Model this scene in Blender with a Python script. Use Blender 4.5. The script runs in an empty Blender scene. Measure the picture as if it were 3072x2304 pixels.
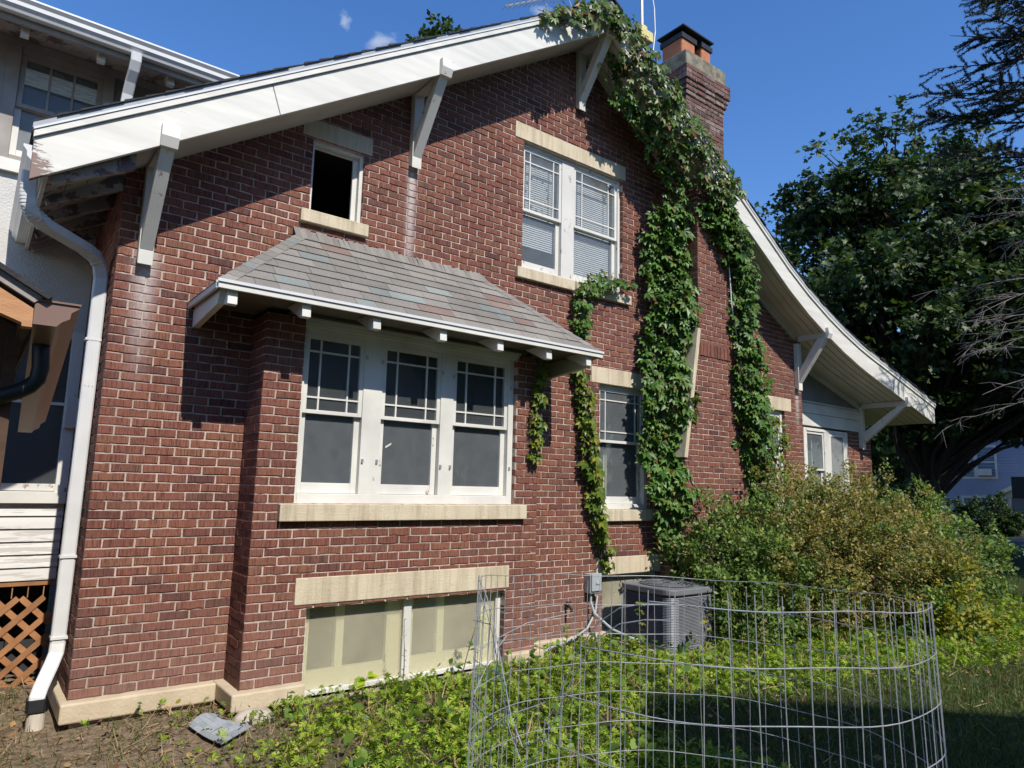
import bpy, math, random
import numpy as np
from mathutils import Vector, Matrix

random.seed(7)
RNG = np.random.default_rng(11)
SC = bpy.context.scene
COL = SC.collection
pi = math.pi

# ------------------------------------------------------------------ camera
CAM_POS = (-0.7167, -5.8147, 1.5201)
YAW, PITCH, ROLL, FPX = 0.65789, 0.14706, 0.02453, 695.92
cam = bpy.data.cameras.new("camera")
cam.sensor_fit = 'HORIZONTAL'
cam.sensor_width = 36.0
cam.lens = FPX / 1024 * 36.0
cam.clip_start = 0.05
cam.clip_end = 3000
camo = bpy.data.objects.new("camera", cam)
COL.objects.link(camo)
fwd = Vector((math.sin(YAW) * math.cos(PITCH), math.cos(YAW) * math.cos(PITCH), math.sin(PITCH)))
rgt = Vector((math.cos(YAW), -math.sin(YAW), 0))
upv = rgt.cross(fwd)
r2 = rgt * math.cos(ROLL) + upv * math.sin(ROLL)
u2 = upv * math.cos(ROLL) - rgt * math.sin(ROLL)
camo.matrix_world = Matrix(((r2.x, u2.x, -fwd.x, CAM_POS[0]), (r2.y, u2.y, -fwd.y, CAM_POS[1]),
                            (r2.z, u2.z, -fwd.z, CAM_POS[2]), (0, 0, 0, 1)))
SC.camera = camo

# ------------------------------------------------------------------ light
SUN_D = Vector((0.035, 1.0, -1.06)).normalized()      # the way the light travels
sun = bpy.data.lights.new("sun", 'SUN')
sun.energy = 3.75
sun.angle = math.radians(0.5)
sun.color = (1.0, 0.95, 0.87)
suno = bpy.data.objects.new("sun", sun)
suno.rotation_euler = SUN_D.to_track_quat('-Z', 'Y').to_euler()
suno.location = (0, -20, 25)
COL.objects.link(suno)
world = bpy.data.worlds.new("World")
SC.world = world
world.use_nodes = True
wn = world.node_tree.nodes
wl = world.node_tree.links
wn.clear()
sky = wn.new('ShaderNodeTexSky')
sky.sky_type = 'NISHITA'
sky.sun_disc = False
sky.sun_elevation = math.asin(-SUN_D.z)
sky.sun_rotation = math.atan2(-SUN_D.x, -SUN_D.y)
sky.air_density = 1.0
sky.dust_density = 0.15
sky.ozone_density = 3.0
bg = wn.new('ShaderNodeBackground')
bg.inputs['Strength'].default_value = 0.132
wo = wn.new('ShaderNodeOutputWorld')
hs = wn.new('ShaderNodeHueSaturation')
hs.inputs['Saturation'].default_value = 1.24
hs.inputs['Hue'].default_value = 0.508
wl.new(sky.outputs[0], hs.inputs['Color'])
wl.new(hs.outputs[0], bg.inputs[0])
wl.new(bg.outputs[0], wo.inputs[0])
SC.view_settings.view_transform = 'Standard'
SC.view_settings.look = 'None'
SC.view_settings.exposure = 0.6
SC.view_settings.gamma = 1.0
SC.render.engine = 'CYCLES'
SC.cycles.max_bounces = 5
SC.cycles.diffuse_bounces = 3
SC.cycles.glossy_bounces = 2
SC.cycles.volume_bounces = 1
SC.cycles.transparent_max_bounces = 16
SC.cycles.use_adaptive_sampling = True

# ------------------------------------------------------------------ materials
class NT:
    def __init__(self, name):
        self.m = bpy.data.materials.new(name)
        self.m.use_nodes = True
        self.t = self.m.node_tree
        self.t.nodes.clear()
        self.out = self.t.nodes.new('ShaderNodeOutputMaterial')

    def n(self, typ, **kw):
        nd = self.t.nodes.new(typ)
        for k, v in kw.items():
            if k.startswith('i_'):
                key = k[2:]
                nd.inputs[int(key) if key.isdigit() else key.replace('_', ' ')].default_value = v
            else:
                setattr(nd, k, v)
        return nd

    def l(self, a, b):
        self.t.links.new(a, b)

    def obj(self, scale=(1, 1, 1)):
        tc = self.n('ShaderNodeTexCoord')
        mp = self.n('ShaderNodeMapping')
        mp.inputs['Scale'].default_value = scale
        self.l(tc.outputs['Object'], mp.inputs[0])
        return mp.outputs[0]

    def noise(self, vec, scale, detail=3, rough=0.55):
        nz = self.n('ShaderNodeTexNoise', i_Scale=scale, i_Detail=detail, i_Roughness=rough)
        self.l(vec, nz.inputs['Vector'])
        return nz.outputs['Fac']

    def ramp(self, fac, stops, interp='LINEAR'):
        r = self.n('ShaderNodeValToRGB')
        r.color_ramp.interpolation = interp
        els = r.color_ramp.elements
        while len(els) > 1:
            els.remove(els[0])
        els[0].position = stops[0][0]
        els[0].color = (*stops[0][1], 1)
        for p, c in stops[1:]:
            e = els.new(p)
            e.color = (*c, 1)
        self.l(fac, r.inputs[0])
        return r.outputs[0]

    def mix(self, fac, a, b, mode='MIX'):
        m = self.n('ShaderNodeMix', data_type='RGBA', blend_type=mode)
        for s, v in ((m.inputs[0], fac), (m.inputs[6], a), (m.inputs[7], b)):
            if hasattr(v, 'links'):
                self.l(v, s)
            else:
                s.default_value = v if isinstance(v, (int, float)) else (*v, 1)
        return m.outputs[2]

    def math(self, op, a, b=0.0, c=None):
        m = self.n('ShaderNodeMath', operation=op)
        for i, v in enumerate((a, b) if c is None else (a, b, c)):
            if hasattr(v, 'links'):
                self.l(v, m.inputs[i])
            else:
                m.inputs[i].default_value = v
        return m.outputs[0]

    def rnd(self):
        g = self.n('ShaderNodeNewGeometry')
        o = self.n('ShaderNodeObjectInfo')
        return self.math('FRACT', self.math('ADD', g.outputs['Random Per Island'], o.outputs['Random']))

    def bump(self, h, strength, dist=0.01):
        b = self.n('ShaderNodeBump', i_Strength=strength, i_Distance=dist)
        self.l(h, b.inputs['Height'])
        return b.outputs[0]

    def bsdf(self, col, rough=0.7, normal=None, metal=0.0, spec=None, **kw):
        b = self.n('ShaderNodeBsdfPrincipled')
        if hasattr(col, 'links'):
            self.l(col, b.inputs['Base Color'])
        else:
            b.inputs['Base Color'].default_value = (*col, 1)
        if hasattr(rough, 'links'):
            self.l(rough, b.inputs['Roughness'])
        else:
            b.inputs['Roughness'].default_value = rough
        b.inputs['Metallic'].default_value = metal
        if spec is not None:
            b.inputs['Specular IOR Level'].default_value = spec
        if normal is not None:
            self.l(normal, b.inputs['Normal'])
        return b.outputs[0]

    def done(self, sh):
        self.l(sh, self.out.inputs[0])
        return self.m


def mat_plain(name, c1, c2=None, scale=6.0, rough=0.7, bump=0.15, bscale=60, stretch=(1, 1, 1), metal=0.0, spec=None, rndv=0.0):
    t = NT(name)
    v = t.obj(stretch)
    c2 = c2 or tuple(x * 0.75 for x in c1)
    f = t.noise(v, scale, 4)
    col = t.ramp(f, [(0.3, c2), (0.7, c1)])
    if rndv:
        k = t.ramp(t.rnd(), [(0, (1 - rndv,) * 3), (1, (1 + rndv * .4,) * 3)])
        col = t.mix(1.0, col, k, 'MULTIPLY')
    nm = t.bump(t.noise(v, bscale, 3), bump, 0.01) if bump else None
    return t.done(t.bsdf(col, rough, nm, metal, spec))


def mat_paint(name, base, under, peel=0.36, scale=9.0, stretch=(1, 1, 1), dirt=0.12, rot=False):
    """old white house paint: faint dirt, fine cracks and peeled patches of a darker undercoat"""
    t = NT(name)
    v = t.obj(stretch)
    d = t.ramp(t.noise(v, 2.3, 5), [(0.3, tuple(x * (1 - dirt) for x in base)), (0.65, base)])
    n1 = t.noise(v, scale, 6, 0.7)
    mask = t.ramp(n1, [(peel - 0.015, (1, 1, 1)), (peel + 0.015, (0, 0, 0))])
    if rot:
        # rotten end grain at the foot of the left board, stains at the bracket arms
        sx = t.n('ShaderNodeSeparateXYZ')
        t.l(t.obj(), sx.inputs[0])
        mr = t.n('ShaderNodeMapRange', i_1=-0.34, i_2=-0.62, i_3=0.0, i_4=0.62)
        t.l(sx.outputs[0], mr.inputs[0])
        zr_ = t.n('ShaderNodeMapRange', i_1=3.78, i_2=3.46, i_3=0.35, i_4=1.0)
        t.l(sx.outputs[2], zr_.inputs[0])
        r1 = t.math('MULTIPLY', t.math('MULTIPLY', mr.outputs[0], zr_.outputs[0]), t.math('MULTIPLY', t.noise(t.obj((1, 1, 4)), 14, 5, 0.7), 2.6))
        rm = t.ramp(r1, [(0.42, (0, 0, 0)), (0.52, (1, 1, 1))])
        mask = t.mix(1.0, mask, rm, 'ADD')
        under = (0.20, 0.13, 0.10)
    col = t.mix(mask, d, under)
    h = t.math('ADD', t.math('MULTIPLY', mask, -1.0), t.math('MULTIPLY', t.noise(v, 70, 3), 0.25))
    return t.done(t.bsdf(col, 0.55, t.bump(h, 0.35, 0.003)))


def mat_brick(name, old=False):
    t = NT(name)
    tc = t.n('ShaderNodeTexCoord')
    sx = t.n('ShaderNodeSeparateXYZ')
    t.l(tc.outputs['Object'], sx.inputs[0])
    X, Y, Z = sx.outputs
    r = t.rnd()
    stops = [(0.0, (0.112, 0.048, 0.038)), (0.12, (0.172, 0.066, 0.046)), (0.45, (0.196, 0.076, 0.051)),
             (0.75, (0.214, 0.086, 0.056)), (0.92, (0.206, 0.091, 0.055)), (1.0, (0.140, 0.064, 0.049))]
    if old:
        stops = [(0.0, (0.075, 0.045, 0.040)), (0.4, (0.155, 0.072, 0.055)), (0.75, (0.135, 0.072, 0.058)), (1.0, (0.24, 0.165, 0.14))]
    col = t.ramp(r, stops)
    # combed (rug) face: fine upright grooves
    cv = t.n('ShaderNodeCombineXYZ')
    t.l(t.math('MULTIPLY', t.math('ADD', X, Y), 125.0), cv.inputs[0])
    t.l(t.math('MULTIPLY', Z, 9.0), cv.inputs[1])
    t.l(t.math('MULTIPLY', r, 37.0), cv.inputs[2])
    comb = t.noise(cv.outputs[0], 1.0, 2, 0.6)
    combc = t.ramp(comb, [(0.36, (0.42, 0.40, 0.42)), (0.5, (1, 1, 1)), (0.68, (1.22, 1.22, 1.22))])
    col = t.mix(0.8, col, combc, 'MULTIPLY')
    v = tc.outputs['Object']
    big = t.ramp(t.noise(v, 1.1, 5), [(0.3, (0.84, 0.84, 0.86)), (0.68, (1.1, 1.1, 1.1))])
    col = t.mix(1.0, col, big, 'MULTIPLY')
    fine = t.noise(v, 55, 5, 0.75)
    if old:
        lime = t.ramp(t.noise(v, 6, 6, 0.75), [(0.54, (0, 0, 0)), (0.70, (0.5, 0.5, 0.5))])
        col = t.mix(lime, col, (0.36, 0.33, 0.30))
    else:
        # lime runs below the roof brackets and a paler foot where soil splashes
        streak = None
        for xs, z0, z1, w in ((0.20, 2.15, 3.25, 0.075), (2.46, 2.6, 4.72, 0.045), (9.42, 2.4, 3.2, 0.05)):
            gx = t.math('POWER', 2.718, t.math('MULTIPLY', t.math('POWER', t.math('DIVIDE', t.math('SUBTRACT', X, xs), w), 2.0), -1.0))
            mz = t.n('ShaderNodeMapRange', i_1=z0, i_2=z1, i_3=0.0, i_4=1.0)
            t.l(Z, mz.inputs[0])
            top = t.math('LESS_THAN', Z, z1)
            g = t.math('MULTIPLY', t.math('MULTIPLY', gx, mz.outputs[0]), top)
            streak = g if streak is None else t.math('ADD', streak, g)
        streak = t.math('MULTIPLY', streak, t.math('MULTIPLY', t.noise(v, 30, 5, 0.7), 1.5))
        streak = t.math('MINIMUM', streak, 0.85)
        col = t.mix(streak, col, (0.60, 0.55, 0.52))
        mz = t.n('ShaderNodeMapRange', i_1=0.75, i_2=-0.1, i_3=0.0, i_4=0.55)
        t.l(Z, mz.inputs[0])
        splash = t.math('MULTIPLY', mz.outputs[0], t.noise(v, 5, 5, 0.65))
        col = t.mix(splash, col, (0.30, 0.21, 0.18))
    spk = t.ramp(t.noise(v, 160, 2), [(0.70, (0, 0, 0)), (0.76, (0.5, 0.5, 0.5))])
    col = t.mix(spk, col, (0.42, 0.34, 0.31))
    h = t.math('ADD', t.math('MULTIPLY', comb, 0.7), t.math('MULTIPLY', fine, 0.8))
    return t.done(t.bsdf(col, 0.86, t.bump(h, 0.75, 0.006), spec=0.25))


def mat_leaf(name, stops, trans=0.35, rough=0.5, tint=None):
    t = NT(name)
    col = t.ramp(t.rnd(), stops)
    v = t.obj()
    col = t.mix(1.0, col, t.ramp(t.noise(v, 2.0, 4), [(0.3, (0.7, 0.72, 0.7)), (0.7, (1.2, 1.18, 1.15))]), 'MULTIPLY')
    a = t.bsdf(col, rough, spec=0.35)
    b = t.n('ShaderNodeBsdfTranslucent')
    t.l(t.mix(1.0, col, tint or (1.0, 1.15, 0.5), 'MULTIPLY'), b.inputs[0])
    m = t.n('ShaderNodeMixShader', i_0=trans)
    t.l(a, m.inputs[1])
    t.l(b.outputs[0], m.inputs[2])
    return t.done(m.outputs[0])


def mat_glass(name, tint=(0.94, 0.955, 0.955), haze=0.0, hazecol=(0.3, 0.34, 0.36), wob=0.025):
    """old window pane: clear sheet with a fresnel reflection, a dusty haze that also paints in pale reflection"""
    t = NT(name)
    v = t.obj()
    nm = t.bump(t.noise(v, 3.5, 2), wob, 0.02)
    gl = t.n('ShaderNodeBsdfGlossy', i_Roughness=0.015)
    t.l(nm, gl.inputs['Normal'])
    tr = t.n('ShaderNodeBsdfTransparent')
    tr.inputs[0].default_value = (*tint, 1)
    fr = t.n('ShaderNodeFresnel', i_IOR=1.5)
    t.l(nm, fr.inputs['Normal'])
    m = t.n('ShaderNodeMixShader')
    gm = t.n('ShaderNodeNewGeometry')
    t.l(t.math('MULTIPLY', fr.outputs[0], t.math('SUBTRACT', 1.0, gm.outputs['Backfacing'])), m.inputs[0])
    t.l(tr.outputs[0], m.inputs[1])
    t.l(gl.outputs[0], m.inputs[2])
    df = t.n('ShaderNodeBsdfDiffuse')
    df.inputs[0].default_value = (*hazecol, 1)
    m2 = t.n('ShaderNodeMixShader')
    dust_sheen = t.ramp(t.noise(v, 7, 6, 0.7), [(0.3, (haze * .8,) * 3), (0.7, (haze * 1.2,) * 3)])  # dusty film whose grey also stands in for sky reflection
    t.l(dust_sheen, m2.inputs[0])
    t.l(m.outputs[0], m2.inputs[1])
    t.l(df.outputs[0], m2.inputs[2])
    return t.done(m2.outputs[0])


M = {}
M['brick'] = mat_brick('brick')
M['brick_old'] = mat_brick('brick_weathered', True)


def mat_mortar():
    t = NT('mortar')
    v = t.obj()
    col = t.ramp(t.noise(v, 12, 4), [(0.3, (0.40, 0.318, 0.265)), (0.65, (0.55, 0.44, 0.375))])
    pale = t.ramp(t.noise(v, 0.7, 4), [(0.4, (0.80, 0.80, 0.78)), (0.62, (1.06, 1.05, 1.04))])
    col = t.mix(1.0, col, pale, 'MULTIPLY')
    gone = t.ramp(t.noise(t.obj((1.6, 1.6, 5.0)), 2.1, 6, 0.68), [(0.315, (0.9, 0.9, 0.9)), (0.36, (0, 0, 0))])
    col = t.mix(gone, col, (0.055, 0.042, 0.036))
    return t.done(t.bsdf(col, 0.95, t.bump(t.noise(v, 90, 4), 0.6, 0.01), spec=0.2))


M['mortar'] = mat_mortar()
M['mortar_old'] = mat_plain('mortar_weathered', (0.30, 0.27, 0.25), (0.16, 0.14, 0.13), 14, 0.95, 0.5, 90)


def mat_stone():
    t = NT('limestone')
    v = t.obj()
    col = t.ramp(t.noise(v, 3.2, 5), [(0.3, (0.50, 0.425, 0.30)), (0.7, (0.60, 0.515, 0.37))])
    drip = t.ramp(t.noise(t.obj((9, 9, 0.8)), 1.6, 5, 0.65), [(0.34, (0.66, 0.63, 0.58)), (0.55, (1, 1, 1))])
    col = t.mix(0.75, col, drip, 'MULTIPLY')
    spot = t.ramp(t.noise(v, 26, 5, 0.75), [(0.28, (0.62, 0.60, 0.58)), (0.40, (1, 1, 1))])
    col = t.mix(0.8, col, spot, 'MULTIPLY')
    return t.done(t.bsdf(col, 0.88, t.bump(t.math('ADD', t.noise(v, 55, 4), t.math('MULTIPLY', t.noise(t.obj((4, 4, 60)), 1.5, 2), 0.5)), 0.35, 0.008), spec=0.25))


M['stone'] = mat_stone()
M['stone_foot'] = mat_plain('limestone_foot', (0.55, 0.46, 0.32), (0.42, 0.34, 0.23), 4, 0.9, 0.4, 40)
M['white'] = mat_paint('white_paint', (0.67, 0.65, 0.585), (0.40, 0.34, 0.27), 0.30, 7, dirt=0.22)
M['barge_paint'] = mat_paint('barge_paint', (0.665, 0.645, 0.58), (0.40, 0.34, 0.27), 0.285, 6.0, (0.5, 1, 5), 0.2, rot=True)
M['peel'] = mat_paint('peeling_paint', (0.66, 0.64, 0.585), (0.30, 0.24, 0.19), 0.37, 13, (1, 1, 0.5), 0.2)
M['peel_heavy'] = mat_paint('flaking_siding_paint', (0.66, 0.64, 0.60), (0.46, 0.43, 0.40), 0.475, 5, (0.25, 1, 3.0), 0.15)
M['soffit'] = mat_paint('soffit_paint', (0.56, 0.54, 0.49), (0.30, 0.25, 0.21), 0.30, 4, (1, 1, 1), 0.2)
M['soffit_worn'] = mat_paint('worn_soffit_paint', (0.42, 0.37, 0.33), (0.14, 0.10, 0.09), 0.47, 5, (1, 1, 1), 0.3)
M['metal_white'] = mat_plain('white_enamel', (0.64, 0.64, 0.63), (0.57, 0.57, 0.56), 5, 0.35, 0.03, 30)
M['drip'] = mat_plain('grey_metal_edge', (0.33, 0.36, 0.38), (0.25, 0.27, 0.29), 6, 0.45, 0.05, 30)
M['roof_shingle'] = mat_plain('dark_roof_shingle', (0.045, 0.045, 0.047), (0.022, 0.022, 0.024), 30, 0.95, 0.5, 200)
M['stucco'] = mat_plain('stucco', (0.60, 0.58, 0.54), (0.50, 0.48, 0.44), 4, 0.95, 0.8, 60)
M['grey_panel'] = mat_plain('grey_gable_panel', (0.20, 0.20, 0.20), (0.16, 0.16, 0.16), 5, 0.9, 0.3, 90)
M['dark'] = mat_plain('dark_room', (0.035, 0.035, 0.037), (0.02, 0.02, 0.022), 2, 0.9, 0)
M['glass'] = mat_glass('window_glass', haze=0.17, hazecol=(0.31, 0.335, 0.35), wob=0.06)
M['glass_clear'] = mat_glass('dark_window_glass', haze=0.10, hazecol=(0.28, 0.30, 0.31))
M['screen'] = mat_glass('insect_screen', haze=0.55, hazecol=(0.30, 0.31, 0.31))
M['blind'] = mat_plain('white_blind', (0.74, 0.74, 0.72), (0.66, 0.66, 0.64), 3, 0.6, 0)
M['pale_frame'] = mat_plain('pale_yellow_frame', (0.90, 0.86, 0.62), (0.84, 0.79, 0.54), 6, 0.7, 0.15, 60)
M['wood_orange'] = mat_plain('orange_stained_wood', (0.40, 0.19, 0.075), (0.30, 0.13, 0.05), 9, 0.7, 0.2, 60, (1, 1, 1), rndv=0.25)
M['plywood'] = mat_plain('bare_plywood', (0.52, 0.27, 0.12), (0.38, 0.18, 0.08), 7, 0.7, 0.2, 60, (1, 1, 6))
M['brown_metal'] = mat_plain('brown_enamel', (0.21, 0.135, 0.11), (0.175, 0.11, 0.09), 5, 0.35, 0.02, 30)
M['black'] = mat_plain('black_plastic', (0.016, 0.016, 0.018), (0.010, 0.010, 0.011), 5, 0.5, 0.05, 60)
M['hood'] = mat_plain('black_metal_hood', (0.02, 0.02, 0.021), (0.012, 0.012, 0.012), 9, 0.5, 0.2, 60)
M['clay'] = mat_plain('clay_flue', (0.44, 0.165, 0.075), (0.33, 0.12, 0.055), 9, 0.85, 0.2, 60)
M['cap_stone'] = mat_plain('mossy_concrete', (0.27, 0.24, 0.17), (0.09, 0.085, 0.06), 9, 0.95, 0.6, 70)
M['galv'] = mat_plain('galvanised_wire', (0.40, 0.41, 0.42), (0.26, 0.27, 0.28), 20, 0.5, 0.1, 80, metal=0.3)
M['steel'] = mat_plain('grey_steel', (0.45, 0.46, 0.47), (0.36, 0.37, 0.38), 20, 0.4, 0.1, 80, metal=0.6)
M['ac'] = mat_plain('grey_ac_paint', (0.17, 0.175, 0.185), (0.135, 0.14, 0.15), 8, 0.5, 0.05, 60)
M['ac_dark'] = mat_plain('ac_fins', (0.03, 0.03, 0.033), (0.018, 0.018, 0.02), 8, 0.6, 0.1, 60)
M['box_grey'] = mat_plain('grey_box_paint', (0.36, 0.39, 0.40), (0.30, 0.33, 0.34), 8, 0.5, 0.05, 60)
M['yellow'] = mat_plain('yellowed_plastic', (0.60, 0.52, 0.22), (0.50, 0.42, 0.17), 8, 0.6, 0.05, 60)
M['cable'] = mat_plain('white_cable', (0.62, 0.64, 0.66), (0.5, 0.5, 0.52), 8, 0.5, 0)
M['bark'] = mat_plain('bark', (0.055, 0.042, 0.033), (0.024, 0.018, 0.015), 5, 0.95, 0.9, 25, (3, 3, 0.6))
M['twig'] = mat_plain('twig', (0.16, 0.12, 0.085), (0.08, 0.06, 0.045), 9, 0.9, 0.3, 60)
M['dead_twig'] = mat_plain('dead_twig', (0.20, 0.18, 0.165), (0.12, 0.105, 0.095), 9, 0.9, 0.3, 60)
M['rock'] = mat_plain('rock', (0.50, 0.44, 0.37), (0.32, 0.27, 0.22), 9, 0.95, 0.7, 30)
M['concrete'] = mat_plain('concrete', (0.42, 0.37, 0.29), (0.28, 0.24, 0.18), 7, 0.95, 0.5, 60)
M['asphalt'] = mat_plain('asphalt', (0.055, 0.055, 0.058), (0.04, 0.04, 0.042), 5, 0.95, 0.5, 80)
M['blue_siding'] = mat_plain('blue_siding', (0.30, 0.34, 0.45), (0.26, 0.30, 0.41), 2, 0.6, 0.05, 30)
M['pvc'] = mat_plain('pvc_pipe', (0.60, 0.54, 0.46), (0.50, 0.44, 0.36), 9, 0.6, 0.1, 60)

M['vine'] = mat_leaf('creeper_leaves', [(0, (0.050, 0.112, 0.020)), (0.4, (0.080, 0.170, 0.030)), (0.8, (0.130, 0.230, 0.044)),
                                         (0.93, (0.115, 0.165, 0.030)), (1.0, (0.17, 0.05, 0.022))], 0.25, 0.42)
M['vine_red'] = mat_leaf('creeper_leaves_reddening', [(0, (0.050, 0.110, 0.022)), (0.45, (0.090, 0.160, 0.034)), (0.76, (0.150, 0.205, 0.050)),
                                                      (0.93, (0.17, 0.12, 0.038)), (1.0, (0.20, 0.055, 0.03))], 0.25, 0.45)
M['vine_yellow'] = mat_leaf('creeper_leaves_yellowing', [(0, (0.060, 0.115, 0.016)), (0.5, (0.115, 0.18, 0.022)), (0.85, (0.22, 0.26, 0.03)),
                                                         (1.0, (0.36, 0.31, 0.035))], 0.3, 0.45)
M['maple'] = mat_leaf('maple_leaves', [(0, (0.020, 0.044, 0.014)), (0.5, (0.036, 0.070, 0.021)), (0.9, (0.064, 0.108, 0.028)), (1.0, (0.14, 0.16, 0.035))], 0.3, 0.5)
M['back_leaf'] = mat_leaf('background_leaves', [(0, (0.02, 0.045, 0.012)), (0.6, (0.04, 0.08, 0.018)), (1.0, (0.10, 0.13, 0.028))], 0.3, 0.6)
M['needle'] = mat_leaf('spruce_needles', [(0, (0.010, 0.018, 0.012)), (0.6, (0.017, 0.030, 0.018)), (1.0, (0.035, 0.042, 0.022))], 0.1, 0.6)
M['shrub'] = mat_leaf('shrub_leaves', [(0, (0.12, 0.15, 0.042)), (0.3, (0.22, 0.215, 0.066)), (0.6, (0.31, 0.255, 0.085)),
                                        (0.85, (0.37, 0.27, 0.088)), (1.0, (0.48, 0.38, 0.12))], 0.4, 0.55)
M['shrub_green'] = mat_leaf('green_shrub_leaves', [(0, (0.085, 0.165, 0.040)), (0.5, (0.145, 0.235, 0.058)), (0.85, (0.24, 0.31, 0.075)),
                                                   (1.0, (0.40, 0.36, 0.10))], 0.4, 0.5)
M['shrub_yellow'] = mat_leaf('yellow_shrub_leaves', [(0, (0.13, 0.17, 0.024)), (0.5, (0.24, 0.26, 0.03)), (1.0, (0.38, 0.30, 0.035))], 0.35, 0.55)
M['weed'] = mat_leaf('weed_leaves', [(0, (0.11, 0.21, 0.018)), (0.45, (0.25, 0.38, 0.034)), (0.8, (0.40, 0.52, 0.05)), (1.0, (0.56, 0.53, 0.09))], 0.45, 0.5)
M['weed_dark'] = mat_leaf('broad_weed_leaves', [(0, (0.060, 0.125, 0.022)), (0.5, (0.115, 0.21, 0.030)), (0.9, (0.20, 0.30, 0.045)), (1.0, (0.32, 0.26, 0.06))], 0.4, 0.5)
M['grass'] = mat_leaf('grass_blades', [(0, (0.045, 0.085, 0.016)), (0.6, (0.085, 0.14, 0.026)), (1.0, (0.20, 0.19, 0.07))], 0.3, 0.6)
M['straw'] = mat_leaf('dry_stems', [(0, (0.16, 0.10, 0.055)), (0.5, (0.30, 0.21, 0.11)), (1.0, (0.46, 0.35, 0.19))], 0.15, 0.8, (1, 0.9, 0.7))
M['litter'] = mat_leaf('dead_leaves', [(0, (0.10, 0.05, 0.025)), (0.5, (0.22, 0.11, 0.05)), (1.0, (0.36, 0.24, 0.12))], 0.15, 0.85, (1, 0.85, 0.6))


def mat_tab(name, c, c2):
    t = NT(name)
    v = t.obj()
    gran = t.noise(v, 260, 2, 0.6)
    col = t.ramp(gran, [(0.36, c2), (0.64, c)])
    col = t.mix(1.0, col, t.ramp(t.rnd(), [(0, (0.82, 0.82, 0.82)), (1, (1.12, 1.12, 1.12))]), 'MULTIPLY')
    col = t.mix(1.0, col, t.ramp(t.noise(v, 2.2, 4), [(0.3, (0.85, 0.86, 0.85)), (0.7, (1.1, 1.1, 1.1))]), 'MULTIPLY')
    return t.done(t.bsdf(col, 0.95, t.bump(gran, 0.6, 0.003), spec=0.2))


M['tab_grey'] = mat_tab('shingle_taupe', (0.295, 0.270, 0.240), (0.140, 0.128, 0.114))
M['tab_blue'] = mat_tab('shingle_bluegrey', (0.285, 0.300, 0.280), (0.140, 0.152, 0.145))
M['tab_red'] = mat_tab('shingle_rust', (0.285, 0.210, 0.180), (0.145, 0.098, 0.083))
M['tab_scrap'] = mat_tab('shingle_scrap', (0.36, 0.39, 0.41), (0.22, 0.24, 0.26))


def mat_frosted():
    t = NT('frosted_glass')
    v = t.obj()
    tr = t.n('ShaderNodeBsdfTransparent')
    tr.inputs[0].default_value = (0.97, 0.97, 0.92, 1)
    rf_ = t.n('ShaderNodeBsdfRefraction', i_Roughness=0.22, i_IOR=1.02)
    rf_.inputs[0].default_value = (0.97, 0.97, 0.92, 1)
    m0 = t.n('ShaderNodeMixShader', i_0=0.30)
    t.l(tr.outputs[0], m0.inputs[1])
    t.l(rf_.outputs[0], m0.inputs[2])
    df = t.bsdf((0.80, 0.735, 0.55), 0.35)
    m = t.n('ShaderNodeMixShader')
    t.l(t.ramp(t.noise(v, 2.4, 5), [(0.3, (0.20,) * 3), (0.7, (0.33,) * 3)]), m.inputs[0])
    t.l(m0.outputs[0], m.inputs[1])
    t.l(df, m.inputs[2])
    return t.done(m.outputs[0])


M['frosted'] = mat_frosted()
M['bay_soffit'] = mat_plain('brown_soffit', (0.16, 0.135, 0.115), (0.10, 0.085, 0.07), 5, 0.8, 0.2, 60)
M['shade_trim'] = mat_plain('shade_darkened_trim_paint', (0.34, 0.31, 0.28), (0.24, 0.21, 0.19), 4, 0.8, 0.2, 60)  # eave shade on the wing trim is put into this colour
M['shaded_brown_wood'] = mat_plain('shade_darkened_wood', (0.10, 0.05, 0.028), (0.06, 0.03, 0.017), 7, 0.8, 0.2, 60, (1, 1, 6))  # shade on the shed's lower wall is painted in as dark brown



def mat_ground():
    t = NT('ground')
    v = t.obj()
    n1 = t.noise(v, 1.3, 6, 0.65)
    n2 = t.noise(v, 22, 5, 0.7)
    soil = t.ramp(n2, [(0.3, (0.10, 0.070, 0.048)), (0.55, (0.22, 0.165, 0.11)), (0.75, (0.36, 0.285, 0.20))])
    green = t.ramp(n2, [(0.3, (0.018, 0.028, 0.009)), (0.7, (0.055, 0.075, 0.022))])
    tc = t.n('ShaderNodeTexCoord')
    sx = t.n('ShaderNodeSeparateXYZ')
    t.l(tc.outputs['Object'], sx.inputs[0])
    f = t.math('ADD', t.math('MULTIPLY', sx.outputs[0], 0.45), t.math('MULTIPLY', n1, 1.6))
    f = t.math('ADD', f, t.math('MULTIPLY', sx.outputs[1], -0.55))
    mask = t.ramp(f, [(0.0, (0, 0, 0)), (1.0, (1, 1, 1))])
    mr = t.n('ShaderNodeMapRange', i_1=1.5, i_2=2.6, i_3=0.0, i_4=0.9)
    t.l(f, mr.inputs[0])
    col = t.mix(mr.outputs[0], soil, green)
    return t.done(t.bsdf(col, 0.98, t.bump(n2, 0.9, 0.03), spec=0.1))


M['ground'] = mat_ground()

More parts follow.
